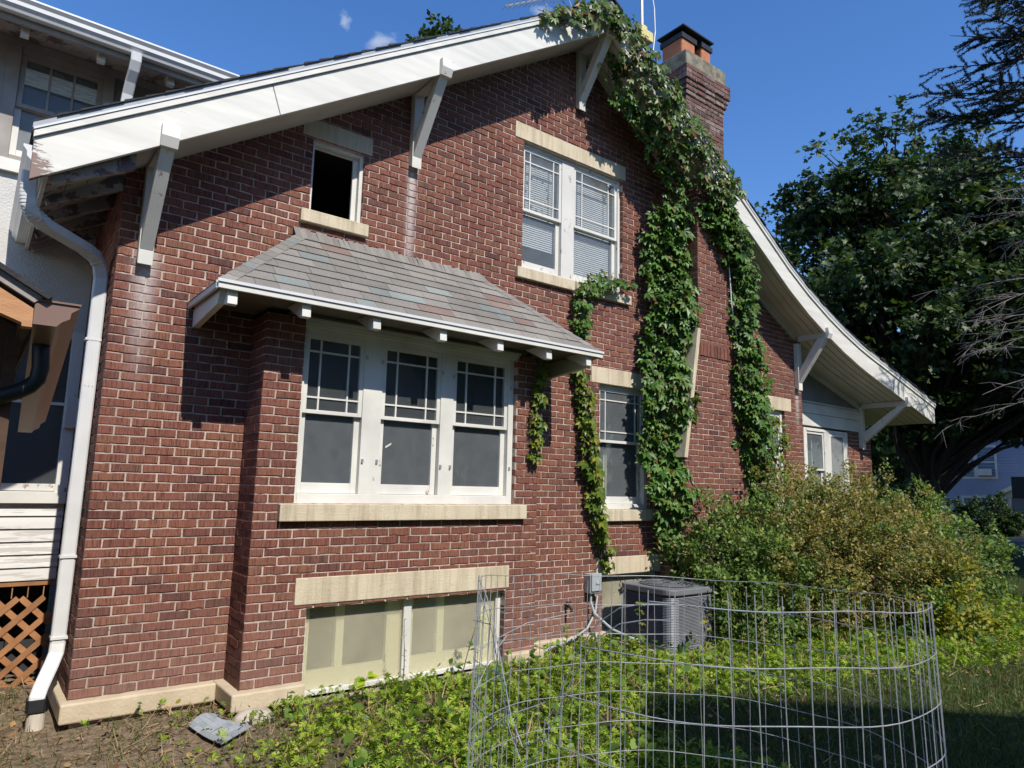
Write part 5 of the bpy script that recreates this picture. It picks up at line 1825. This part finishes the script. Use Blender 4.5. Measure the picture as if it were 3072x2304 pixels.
def ground_cover(name, label, cat, n, tmpl, size, mat, fn, up, hgt, kind='stuff', flat=0.5, xr=(-0.6, 13.5), yr=(-4.9, 1.4)):
    X = RNG.uniform(*xr, n)
    Y = RNG.uniform(*yr, n)
    p = fn(X, Y)
    keep = RNG.random(n) < p
    X, Y = X[keep], Y[keep]
    inhouse = (Y > -0.02) & (X > 0) | ((X > 1.0) & (X < 3.86) & (Y > BAY - 0.02)) | ((X > -0.15) & (X < 1.05) & (Y > -0.11)) | ((X > 6.1) & (X < 7.75) & (Y > CY))
    inhouse |= (X > 0.64) & (X < 1.0) & (Y > -0.98) & (Y < -0.48) & (RNG.random(len(X)) < 0.85)
    inhouse |= (X > 0.97) & (X < 1.22) & (Y > -0.66) & (Y < -0.47)
    inhouse |= (X > 5.14) & (X < 5.96) & (Y > -1.02) & (Y < -0.2)
    X, Y = X[~inhouse], Y[~inhouse]
    m = len(X)
    Z = gz(X, Y) + hgt * RNG.random(m)
    P = np.stack([X, Y, Z], -1)
    D = RNG.normal(size=(m, 3)) * np.array((1, 1, 0.35)) + np.array((0, 0, up))
    Nn = RNG.normal(scale=flat, size=(m, 3)) + np.array((0, 0, 1.0))
    S = size * RNG.uniform(0.5, 1.4, m)
    V, F = scatter(tmpl, P, D, Nn, S)
    return tag(np_mesh(name, V, F, mat), label, cat, kind=kind)


def pn(X, Y, s=1.0, o=0.0):
    """cheap value noise in 0..1"""
    return 0.5 + 0.25 * np.sin(X * 2.3 * s + 1.3 * np.sin(Y * 1.7 * s + o) + o) + 0.25 * np.sin(Y * 3.1 * s + 1.7 * np.sin(X * 1.9 * s - o) + 2 * o)


def p_weed(X, Y):
    soil = 1 / (1 + np.exp(-((X + 0.35 * (-Y) - 1.48 + 0.9 * (pn(X, Y, 1.3, 1.0) - 0.5)) * 5)))
    lawn = 1 / (1 + np.exp(((-Y) - (2.05 + 0.16 * (X - 4) + 0.35 * (pn(X, Y, 1.5, 4) - 0.5))) * 7))
    keepl = np.where(X > 3.3, lawn, 1.0)
    far = np.where(X > 10.2, 0.35, 1.0)
    return soil * keepl * far * (0.42 + 0.75 * pn(X, Y, 2.2, 2.0) ** 1.5)


def p_grass(X, Y):
    return np.clip(0.12 + (1 - p_weed(X, Y)) * np.where(X > 2.8, 1.0, 0.10), 0, 1) * (0.4 + 0.6 * pn(X, Y, 3, 0.3))


def p_soil(X, Y):
    return np.where((X + 0.35 * (-Y) < 2.3), 1.0, 0.12) * pn(X, Y, 2.5, 5)


FERN = palmate((-100, -62, -30, 0, 30, 62, 100), (0.6, 0.75, 0.9, 1.0, 0.9, 0.75, 0.6), 0.13, 0.10)
BROAD = (np.array([(0, 0, 0), (0.26, 0.22, 0.05), (0.36, 0.55, 0.07), (0.2, 0.85, 0.03), (0, 1.0, -0.08), (-0.2, 0.85, 0.03), (-0.36, 0.55, 0.07), (-0.26, 0.22, 0.05), (0, 0.5, -0.02)]),
         np.array([(8, i, (i + 1) % 8) for i in range(8)]))
patch = lambda X, Y, o: (pn(X, Y, 3.7, o) * 0.6 + pn(X, Y, 8.3, o + 2) * 0.4)
ground_cover('weeds', 'low bright green weeds with cut leaves covering the ground in front of the house', 'weeds', 150000, FERN, 0.046, 'weed', lambda X, Y: p_weed(X, Y) * np.clip(patch(X, Y, 1.0) * 2.2 - 0.45, 0, 1), 0.6, 0.12, flat=0.5)
ground_cover('weeds', 'clover-like weeds mixed among the ground cover', 'weeds', 90000, TREFOIL, 0.030, 'weed', lambda X, Y: p_weed(X, Y) * np.clip(patch(X, Y, 4.0) * 2.4 - 0.8, 0, 1), 0.5, 0.08, flat=0.45)
ground_cover('weeds', 'taller broad-leaved weeds in patches along the foot of the wall', 'weeds', 14000, BROAD, 0.070, 'weed_dark', lambda X, Y: p_weed(X, Y) * (patch(X, Y, 3.3) > 0.54), 0.7, 0.20, flat=0.6)
ground_cover('dry_stems', 'dry stems and dead stalks among the weeds', 'straw', 30000, BLADE, 0.15, 'straw', lambda X, Y: p_weed(X, Y) * np.clip(patch(X, Y, 6.1) * 2 - 0.5, 0, 1), 0.9, 0.05, flat=1.5)
ground_cover('grass', 'short lawn grass in the shade at lower right', 'grass', 240000, BLADE, 0.085, 'grass', p_grass, 1.6, 0.0, flat=2.0, xr=(-0.6, 14))
ground_cover('dry_grass', 'dry straw and stems strewn over the bare soil', 'straw', 60000, BLADE, 0.10, 'straw', p_soil, 0.12, 0.03, flat=0.8)
ground_cover('leaf_litter', 'brown fallen leaves scattered on the ground', 'leaves', 8500, LEAF, 0.05, 'litter', lambda X, Y: 0.25 + 0.6 * (pn(X, Y, 1.2, 7) > 0.55), 0.1, 0.06, flat=0.7)
ground_cover('far_grass', 'sunlit lawn grass beyond the big shrub', 'grass', 40000, BLADE, 0.11, 'grass', lambda X, Y: np.ones_like(X), 1.6, 0.0, flat=2.0, xr=(12, 26), yr=(-7, 0))


def upright_weed(label, x, y, h, n, mat, size, seed, lean=0.0, tm=LEAF):
    rr = random.Random(seed)
    t = tag(empty('weed_plant'), label, 'weed')
    z0 = float(gz(x, y)) - 0.02
    pts = [(x + lean * k / 5 + rr.uniform(-.012, .012), y + rr.uniform(-.012, .012), z0 + h * k / 5) for k in range(6)]
    MB().tube(pts, [0.006 - 0.0008 * k for k in range(6)], 5).obj('stem', 'twig', t)
    for i in range(n):
        k = rr.uniform(0.8, 5)
        a = pts[min(int(k), 4)]
        b = pts[min(int(k) + 1, 5)]
        f_ = k - int(k)
        p = [a[j] + (b[j] - a[j]) * f_ for j in range(3)]
        P = np.array([p])
        th = rr.uniform(0, 2 * pi)
        D = np.array([(math.cos(th), math.sin(th), rr.uniform(-0.4, 0.5))])
        V, F = scatter(tm, P, D, np.array([(rr.uniform(-.3, .3), -0.4, 1.0)]), [size * rr.uniform(0.6, 1.3)])
        np_mesh('leaf', V, F, mat, t)


upright_weed('tall weed with drooping leaves in front of the right cellar pane', 2.78, -0.62, 0.62, 16, 'shrub_green', 0.075, 1, 0.22)
upright_weed('spindly dry seed stalk in front of the cellar window mullion', 2.28, -0.60, 0.62, 30, 'straw', 0.022, 2, -0.03)
upright_weed('broad-leaved weed at the foot of the left cellar pane', 1.86, -0.66, 0.25, 12, 'weed', 0.10, 3, 0.05)
upright_weed('small weed growing at the bay plinth corner', 1.28, -0.60, 0.20, 7, 'shrub_green', 0.05, 4, 0.03)
upright_weed('yellow leaved stalk in front of the air conditioner', 5.35, -1.25, 0.5, 9, 'shrub_yellow', 0.10, 5, 0.05)
upright_weed('leafy stalk with yellow leaf at the left side of the air conditioner', 4.95, -0.75, 0.6, 14, 'vine_yellow', 0.07, 6, 0.0, CREEPER)
upright_weed('small wilted weed by the main wall plinth', 0.42, -0.14, 0.15, 7, 'shrub_green', 0.045, 7, 0.02)
upright_weed('red stemmed weed clump between the bay and the spigot', 4.25, -0.35, 0.4, 18, 'shrub_green', 0.065, 8, 0.05)
upright_weed('bushy weed under the spigot', 4.55, -0.30, 0.30, 18, 'shrub_yellow', 0.05, 9, -0.05)
upright_weed('dried weed stalk to the right of the air conditioner', 6.0, -1.45, 0.45, 16, 'litter', 0.08, 10, 0.06)

# ------------------------------------------------------------------ trees
def tree(name, label, base, height, lean, clumps, nleaf, size, lmat, tmpl, trunk_r, spread, seed, group=None, fork=0.25, bark='bark', limbs=True):
    rr = random.Random(seed)
    rg = np.random.default_rng(seed)
    t = tag(empty(name), label, 'tree', group)
    bx, by, bz = base
    mb = MB()
    topp = Vector((bx + lean[0], by + lean[1], bz + height * 0.72))
    b0 = Vector(base)
    tr_pts = [b0 + Vector((0, 0, -0.2)), b0.lerp(topp, 0.08), b0.lerp(topp, 0.25) + Vector((rr.uniform(-.1, .1), rr.uniform(-.1, .1), 0)), b0.lerp(topp, 0.6) + Vector((rr.uniform(-.3, .3), rr.uniform(-.3, .3), 0)), topp]
    mb.tube(tr_pts, [trunk_r * 1.35, trunk_r, trunk_r * 0.85, trunk_r * 0.5, trunk_r * 0.15], 10)
    if limbs:
        for c in clumps:
            cv = Vector(c[:3])
            k = min(0.9, max(fork, (cv.z - bz) / height * 0.75))
            s = b0.lerp(topp, k * rr.uniform(0.6, 0.9))
            L = (cv - s).length
            mid = s.lerp(cv, 0.5) + Vector((rr.uniform(-.1, .1) * L, rr.uniform(-.1, .1) * L, 0.06 * L))
            r0 = trunk_r * 0.30 * min(1.0, c[3] / 1.2)
            mb.tube([s, s.lerp(mid, 0.5) + Vector((0, 0, 0.02 * L)), mid, mid.lerp(cv, 0.5), cv], [r0, r0 * .8, r0 * .6, r0 * .4, r0 * .15], 6, cap=False)
            for q in range(5):
                e = cv + Vector(tuple(np.clip(rg.normal(size=3), -1.3, 1.3) * c[3] * 0.5))
                s2 = mid.lerp(cv, rr.uniform(0.2, 1))
                mb.tube([s2, s2.lerp(e, 0.5) + Vector((0, 0, 0.05)), e], [r0 * 0.3, r0 * .2, r0 * 0.08], 4, cap=False)
    mb.obj('trunk', bark, t)
    C_ = np.array(clumps, float)
    w = C_[:, 3] ** 2
    idx = rg.choice(len(C_), nleaf, p=w / w.sum())
    # sprays inside every clump so that the crown has gaps
    sub = {i: np.clip(rg.normal(size=(14, 3)), -1.5, 1.5) * 0.52 for i in range(len(C_))}
    off = np.array([sub[i][rg.integers(14)] for i in idx]) + np.clip(rg.normal(scale=0.17, size=(nleaf, 3)), -0.32, 0.32)
    P = C_[idx, :3] + off * C_[idx, 3:4] * np.array((1, 1, 0.75))
    D = nrm(off) + rg.normal(scale=0.6, size=P.shape) + np.array((0, 0, -0.5))
    Nn = rg.normal(scale=0.55, size=P.shape) + np.array((-0.25, -0.35, 0.9))
    S = size * rg.uniform(0.6, 1.3, nleaf)
    V, F = scatter(tmpl, P, D, Nn, S)
    tag(np_mesh('crown', V, F, lmat, t), kind='stuff')
    return t


def crown_clumps(seed, ells, n, rmin, rmax, zmin=-9):
    rr = random.Random(seed)
    out = []
    for _ in range(n):
        e = rr.choices(ells, [q[3] * q[4] * q[5] for q in ells])[0]
        while True:
            p = [rr.uniform(-1, 1) for _ in range(3)]
            d = math.sqrt(sum(x * x for x in p))
            if 0.25 < d < 1:
                break
        out.append((e[0] + p[0] * e[3], e[1] + p[1] * e[4], e[2] + p[2] * e[5], rr.uniform(rmin, rmax)))
    return [c for c in out if c[2] - c[3] > zmin]


tree('maple_tree', 'large dark green maple tree behind the right end of the house', (21.2, 2.9, -0.2), 13.0, (-0.6, -0.6), crown_clumps(3, [(20.8, 2.2, 6.2, 5.2, 3.2, 4.0), (18.6, 4.0, 7.8, 2.6, 2.2, 2.6), (19.8, 2.4, 10.2, 2.6, 2.2, 2.6), (23.5, 0.8, 6.5, 3.5, 2.6, 3.6)], 250, 0.65, 1.15, 2.75),
     88000, 0.150, 'maple', MAPLE, 0.38, 5, 3, fork=0.18)
tree('background_tree', 'lighter green tree glimpsed below the maple crown', (30, 12, -0.2), 9, (0, 0), crown_clumps(5, [(30, 12, 5, 3, 3, 4.0)], 30, 0.9, 1.4), 6500, 0.30, 'back_leaf', MAPLE, 0.25, 3, 5)
tree('background_tree', 'tree in the distance left of the maple trunk', (24, 13, -0.2), 8, (0, 0), crown_clumps(6, [(24, 13, 4.5, 4, 3, 4.2)], 34, 0.9, 1.4), 7000, 0.28, 'back_leaf', MAPLE, 0.25, 3, 6)
tree('background_tree', 'tree in the far distance behind the blue house', (52, 18, -0.2), 13, (0, 0), crown_clumps(8, [(52, 16, 7, 8, 8, 6)], 34, 1.8, 2.6), 6500, 0.5, 'back_leaf', MAPLE, 0.4, 3, 8)
tree('treetop', 'leafy tip of a tree showing just above the left roof slope', (9.34, 11.5, -0.2), 19.60, (0, 0), [(8.89, 11.5, 14.95, 0.35), (9.34, 11.5, 15.32, 0.5), (9.80, 11.5, 15.70, 0.38), (9.43, 11.5, 14.98, 0.6)], 1500, 0.17, 'back_leaf', LEAF, 0.12, 1, 9)
# shade trees outside the picture to the right: their shadow keeps the maple and the blue house dim
for i, (x, y, h) in enumerate(((21.5, -9.5, 14), (26.5, -9.5, 17), (32.0, -6.5, 16))):
    tree('shade_tree', ['tall tree outside the view shading the maple from the street side', 'second tall tree outside the view shading the maple', 'tall tree outside the view shading the blue house'][i], (x, y, -0.2), h, (0, 0),
         crown_clumps(20 + i, [(x, y, h * 0.62, 3.6, 2.6, h * 0.36)], 60, 1.3, 1.9), 9000, 0.5, 'maple', MAPLE, 0.4, 4, 20 + i)


def spruce():
    rr = random.Random(12)
    t = tag(empty('spruce_tree'), 'spruce at the right edge with dark needles above and bare dead lower branches', 'tree')
    bx, by = 13.55, -2.95
    mb = MB()
    mb.tube([(bx, by, -0.4), (bx, by, 0.3), (bx + .05, by, 4), (bx + 0.1, by, 9), (bx + 0.15, by, 15)], [0.30, 0.24, 0.21, 0.15, 0.03], 10)
    mb.obj('trunk', 'bark', t)
    live, dead = MB(), MB()
    P, D, Nn, S = [], [], [], []

    def spray(a, d, L, sc):
        """a twig with needles all round"""
        d = d.normalized()
        live.tube([a, a + d * L * 0.5, a + d * L + Vector((0, 0, -0.05 * L))], [0.006, 0.005, 0.002], 4, cap=False)
        n = int(L / 0.0045)
        for k in range(n):
            p = a + d * (L * k / n)
            r = Vector((rr.gauss(0, 1), rr.gauss(0, 1), rr.gauss(0, 1)))
            r = (r - d * r.dot(d)).normalized()
            P.append(tuple(p))
            D.append(tuple(r + d * 0.7))
            Nn.append((rr.gauss(0, 1), rr.gauss(0, 1), rr.gauss(0, 1)))
            S.append(sc * rr.uniform(0.7, 1.2))
    for k in range(64):
        z = rr.uniform(6.9, 13.5) if k > 34 else rr.uniform(7.2, 11.2)
        az = rr.uniform(0, 2 * pi) if k > 34 else rr.uniform(2.1, 3.7)
        L = rr.uniform(1.9, 3.3) * (1.0 - (z - 6) / 18)
        s = Vector((bx, by, z))
        d = Vector((math.cos(az), math.sin(az), rr.uniform(-0.12, 0.12)))
        pts = [s + d * L * q / 5 + Vector((0, 0, -0.10 * L * (q / 5) ** 1.5 + 0.12 * L * max(0, q / 5 - .6))) for q in range(6)]
        live.tube(pts, [0.03, 0.024, 0.018, 0.013, 0.009, 0.004], 5, cap=False)
        side = Vector((-d.y, d.x, 0))
        for q in range(26):
            u = rr.uniform(0.22, 1.0)
            i = min(int(u * 5), 4)
            a = pts[i].lerp(pts[i + 1], u * 5 - i)
            sd_ = d * 0.8 + side * rr.choice((-1, 1)) * rr.uniform(0.4, 1.0) + Vector((0, 0, rr.uniform(-0.5, 0.25)))
            spray(a, sd_, rr.uniform(0.2, 0.5), 0.052)
    live.obj('branches', 'bark', t)
    V, F = scatter((np.array([(-0.15, 0, 0), (0.15, 0, 0), (0.0, 1.0, 0)]), np.array([(0, 1, 2)])), *map(np.array, (P, D, Nn, S)))
    tag(np_mesh('crown', V, F, 'needle', t), kind='stuff')
    for k in range(26):
        z = rr.uniform(3.4, 7.2)
        az = rr.uniform(2.15, 3.6)
        L = rr.uniform(1.3, 2.7)
        s = Vector((bx, by, z))
        d = Vector((math.cos(az), math.sin(az), rr.uniform(-0.30, 0.06)))
        pts = [s + d * L * q / 6 + Vector((rr.uniform(-.03, .03), rr.uniform(-.03, .03), -0.08 * L * (q / 6) ** 2 + rr.uniform(-.02, .02))) for q in range(7)]
        dead.tube(pts, [0.017, 0.014, 0.011, 0.009, 0.007, 0.005, 0.003], 5, cap=False)
        for q in range(9):
            i = rr.randint(1, 5)
            a = pts[i].lerp(pts[i + 1], rr.random())
            e = a + (d * rr.uniform(0.3, 0.8) + Vector((rr.uniform(-.4, .4), rr.uniform(-.4, .4), rr.uniform(-0.45, 0.2)))) * rr.uniform(0.3, 0.8)
            m_ = a.lerp(e, 0.5) + Vector((0, 0, 0.03))
            dead.tube([a, m_, e], [0.006, 0.0045, 0.002], 4, cap=False)
            for _ in range(2):
                e2 = m_ + (e - m_) * 0.5 + Vector((rr.uniform(-.2, .2), rr.uniform(-.2, .2), rr.uniform(-.25, .1)))
                dead.tube([m_, e2], [0.0035, 0.0015], 4, cap=False)
    dead.obj('dead_branches', 'dead_twig', t)


spruce()

# ------------------------------------------------------------------ antennas on the roof
mast = tag(empty('antenna_mast'), 'thin grey antenna mast with yellowed rotator box behind the roof peak', 'antenna mast')
mx, my = 7.05, 1.0
MB().tube([(mx + 0.06, my, 5.6), (mx + 0.045, my, 8.54)], 0.022, 8).obj('lower_pole', 'steel', mast)
MB().tube([(mx - 0.07, my, 8.78), (mx - 0.08, my, 10.4)], 0.026, 8).obj('upper_pole', 'steel', mast)
boxo('rotator_box', 'yellow', mast, mx - 0.20, mx + 0.08, my - 0.11, my + 0.11, 8.53, 8.70, bevel=0.015)
boxo('rotator_neck', 'yellow', mast, mx - 0.13, mx - 0.01, my - 0.07, my + 0.07, 8.701, 8.80, bevel=0.02)
MB().tube([(mx - 0.05, my - 0.03, 10.4), (mx + 0.05, my - 0.05, 9.7), (mx + 0.16, my - 0.06, 9.2), (mx + 0.19, my - 0.05, 8.8), (mx + 0.14, my - 0.04, 8.4), (mx + 0.05, my - 0.02, 7.9), (mx + .04, my, 7.2)], 0.011, 6).obj('cable', 'cable', mast)
ya = tag(empty('tv_antenna'), 'comb-shaped television antenna boom at the top edge of the picture', 'antenna')
A0, A1 = Vector((5.02, 2.0, 8.80)), Vector((6.9, 2.4, 10.2))
MB().tube([A0, A1], 0.016, 6).obj('boom', 'steel', ya)
for k in range(13):
    p = A0.lerp(A1, 0.01 + k * 0.075)
    dv = Vector((0.25, -0.75, 0.25)).normalized() * (0.10 + 0.012 * k)
    MB().tube([p - dv, p + dv], 0.006, 5).obj('element', 'steel', ya)
MB().tube([(6.2, 2.2, 9.45), (6.55, 2.2, 9.0)], 0.012, 6).obj('strut', 'steel', ya)
MB().tube([(6.5, 2.2, 9.75), (6.7, 2.2, 9.4)], 0.008, 6).obj('strut', 'steel', ya)

# ------------------------------------------------------------------ blue house across the street
def blue_house():
    t = tag(empty('blue_house'), 'pale blue clapboard house across the street with white porch', 'house')
    X0 = 40.0
    ya_, yb_ = -6.0, 9.6
    sd = boxo('wall', 'blue_siding', t, X0 + 0.03, X0 + 8, ya_, yb_, -0.2, 6.4)
    for k in range(40):
        z = 0.3 + k * 0.15
        MB().prism([(X0 - 0.035, z), (X0 + 0.03, z), (X0 + 0.03, z + 0.15), (X0 + 0.012, z + 0.15)], 'y', ya_, yb_).obj('clapboard', 'blue_siding', sd)
    boxo('foundation', 'concrete', t, X0 - 0.02, X0 + 8, ya_, yb_, -0.3, 0.3)
    MB().prism([(X0 - 0.5, 6.3), (X0 + 4, 9.2), (X0 + 8.5, 6.3)], 'y', ya_ - 0.4, yb_ + 0.4).obj('roof', 'roof_shingle', t)

    def win(y0, y1, z0, z1, mull=True, gl='glass'):
        f = MB()
        for a, b, c, d in ((y0 - 0.1, y0, z0 - 0.1, z1 + 0.1), (y1, y1 + 0.1, z0 - 0.1, z1 + 0.1), (y0, y1, z1, z1 + 0.1), (y0, y1, z0 - 0.1, z0)):
            f.box(X0 - 0.05, X0 + 0.029, a, b, c, d)
        if mull:
            f.box(X0 - 0.05, X0 + 0.029, (y0 + y1) / 2 - 0.09, (y0 + y1) / 2 + 0.09, z0, z1)
        for q in ((y0, (y0 + y1) / 2 - 0.09), ((y0 + y1) / 2 + 0.09, y1)) if mull else ((y0, y1),):
            f.box(X0 - 0.04, X0 + 0.02, q[0], q[1], (z0 + z1) / 2 - 0.03, (z0 + z1) / 2 + 0.03)
        o = f.obj('window', 'white', t)
        boxo('pane', gl, o, X0 - 0.03, X0 - 0.02, y0, y1, z0, z1)
        return o
    w1 = win(7.05, 8.75, 2.62, 4.1)
    ac = boxo('window_air_conditioner', 'white', w1, X0 - 0.35, X0 - 0.055, 7.2, 7.75, 2.68, 3.0)
    w2 = win(6.55, 8.55, 0.55, 1.55)
    win(3.0, 4.6, 2.62, 4.1)
    # porch gable, column, door
    pg = MB()
    pg.prism([(6.35, 1.72), (4.4, 2.75), (2.4, 1.72)], 'x', X0 - 1.6, X0 - 0.02)
    pr_ = pg.obj('porch_gable', 'white', t)
    for s in (1, -1):
        MB().prism([(4.4, 2.75), (4.4 + s * 2.1, 1.66), (4.4 + s * 2.1, 1.86), (4.4, 2.95)], 'x', X0 - 1.75, X0 + 0.0).obj('porch_roof', 'white', pr_)
    boxo('porch_beam', 'white', t, X0 - 1.6, X0 - 0.02, 2.45, 6.3, 1.60, 1.715)
    for y in (6.12, 2.6):
        c = MB().prism([(X0 - 1.5 + 0.07 * math.cos(a), y + 0.07 * math.sin(a)) for a in np.linspace(0, 2 * pi, 9)[:-1]], 'z', 0.2, 1.6)
        c.obj('porch_column', 'white', t)
        boxo('column_base', 'white', t, X0 - 1.62, X0 - 1.38, y - 0.12, y + 0.12, 0.17, 0.24)
    boxo('porch_floor', 'concrete', t, X0 - 1.7, X0 - 0.02, 2.3, 6.4, -0.2, 0.18)
    dr_ = boxo('door', 'white', t, X0 - 0.06, X0 - 0.02, 4.0, 5.1, 0.19, 1.60)
    boxo('door_pane', 'glass', dr_, X0 - 0.075, X0 - 0.065, 4.15, 4.95, 0.75, 1.35)
    boxo('letter_box', 'white', t, X0 - 0.2, X0 - 0.02, 5.45, 5.85, 0.85, 1.0)
    for k in range(3):
        boxo('step', 'concrete', t, X0 - 2.0 - 0.3 * k, X0 - 1.71 - 0.3 * k, 3.4, 5.6, -0.25, 0.08 - 0.09 * k)


blue_house()
shrub('clipped_bush', 'round dark green bush in front of the blue house', 'bush', [(37.8, 7.2, 0.55, 1.3, 1.4, 0.85), (37.6, 6.2, 0.3, 0.9, 0.9, 0.65)], 8000, 0.13, 'maple', lambda q: (37.8, 7.0, -0.2), ntw=20, twr=0.02)
sgn2 = tag(empty('black_sign_box'), 'black box on a dark post at the right edge in front of the blue house', 'box')
boxo('box', 'black', sgn2, 19.9, 20.3, -0.6, 0.385, 1.55, 2.08, bevel=0.01)
boxo('post', 'black', sgn2, 20.0, 20.12, -0.55, -0.43, -0.3, 1.48)

for i, (x, y, h) in enumerate(((12.5, -19.0, 9.5), (18.5, -18.0, 9.0), (-6.0, -17.0, 9.0))):
    tree('garden_tree', ['tree behind the viewer mirrored in the windows', 'second tree behind the viewer mirrored in the windows', 'tree behind the viewer beside the shed'][i], (x, y, -0.2), h, (0, 0),
         crown_clumps(40 + i, [(x, y, h * 0.55, 3.4, 2.4, h * 0.42)], 50, 1.2, 1.7), 6500, 0.5, 'maple', MAPLE, 0.3, 4, 40 + i)

# ------------------------------------------------------------------ neighbour's house behind the viewer: shades the lawn
nb = tag(empty('neighbour_house'), 'gabled house behind the viewer that shades the lawn', 'house')
NY = -10.5
MB().prism([(-1.4, -0.2), (8.4, -0.2), (8.4, 4.2), (3.62, 8.75), (-1.4, 4.2)], 'y', NY - 9, NY).obj('wall', 'stucco', nb)
MB().prism([(-1.6, 4.05), (3.62, 8.8), (8.7, 4.0), (8.7, 4.15), (3.62, 8.98), (-1.6, 4.2)], 'y', NY - 9.2, NY + 0.2).obj('roof', 'roof_shingle', nb)


# ------------------------------------------------------------------ small fair-weather clouds
def mat_cloud(seed):
    t = NT('cloud_vapour')
    tc = t.n('ShaderNodeTexCoord')
    mp = t.n('ShaderNodeMapping')
    mp.inputs['Location'].default_value = (seed * 3.7, seed * 1.3, 0)
    t.l(tc.outputs['Generated'], mp.inputs[0])
    nz = t.noise(mp.outputs[0], 2.6, 7, 0.62)
    vm = t.n('ShaderNodeVectorMath', operation='DISTANCE')
    t.l(tc.outputs['Generated'], vm.inputs[0])
    vm.inputs[1].default_value = (0.5, 0.5, 0.5)
    fall = t.math('SUBTRACT', 1.0, t.math('MULTIPLY', vm.outputs['Value'], 2.05))
    d = t.math('ADD', t.math('MULTIPLY', nz, 1.7), t.math('SUBTRACT', fall, 1.38))
    d = t.math('MULTIPLY', t.math('MAXIMUM', d, 0.0), 0.10)
    pv_ = t.n('ShaderNodeVolumePrincipled')
    pv_.inputs['Color'].default_value = (1, 1, 1, 1)
    pv_.inputs['Anisotropy'].default_value = 0.0
    t.l(d, pv_.inputs['Density'])
    t.l(pv_.outputs[0], t.out.inputs['Volume'])
    return t.m


for i, (c, sz, lab) in enumerate((((532.7, 1120.1, 836.8), (62, 62, 30), 'largest small white cloud above the left roof slope'), ((465.9, 1135.6, 855.6), (30, 30, 28), 'small round wisp of cloud near the top left'),
                                  ((764.9, 921.6, 898.1), (46, 46, 24), 'faint cloud puff at the top beside the television antenna'))):
    b_ = MB()
    n, m = 12, 8
    for j in range(m + 1):
        ph = -pi / 2 + pi * j / m
        for k in range(n):
            th = 2 * pi * k / n
            b_.v.append((c[0] + sz[0] * math.cos(ph) * math.cos(th), c[1] + sz[1] * math.cos(ph) * math.sin(th), c[2] + sz[2] * math.sin(ph)))
    for j in range(m):
        for k in range(n):
            k2 = (k + 1) % n
            b_.f.append((j * n + k, j * n + k2, (j + 1) * n + k2, (j + 1) * n + k))
    tag(b_.obj('cloud', mat_cloud(i + 1)), lab, 'cloud', 'small clouds')
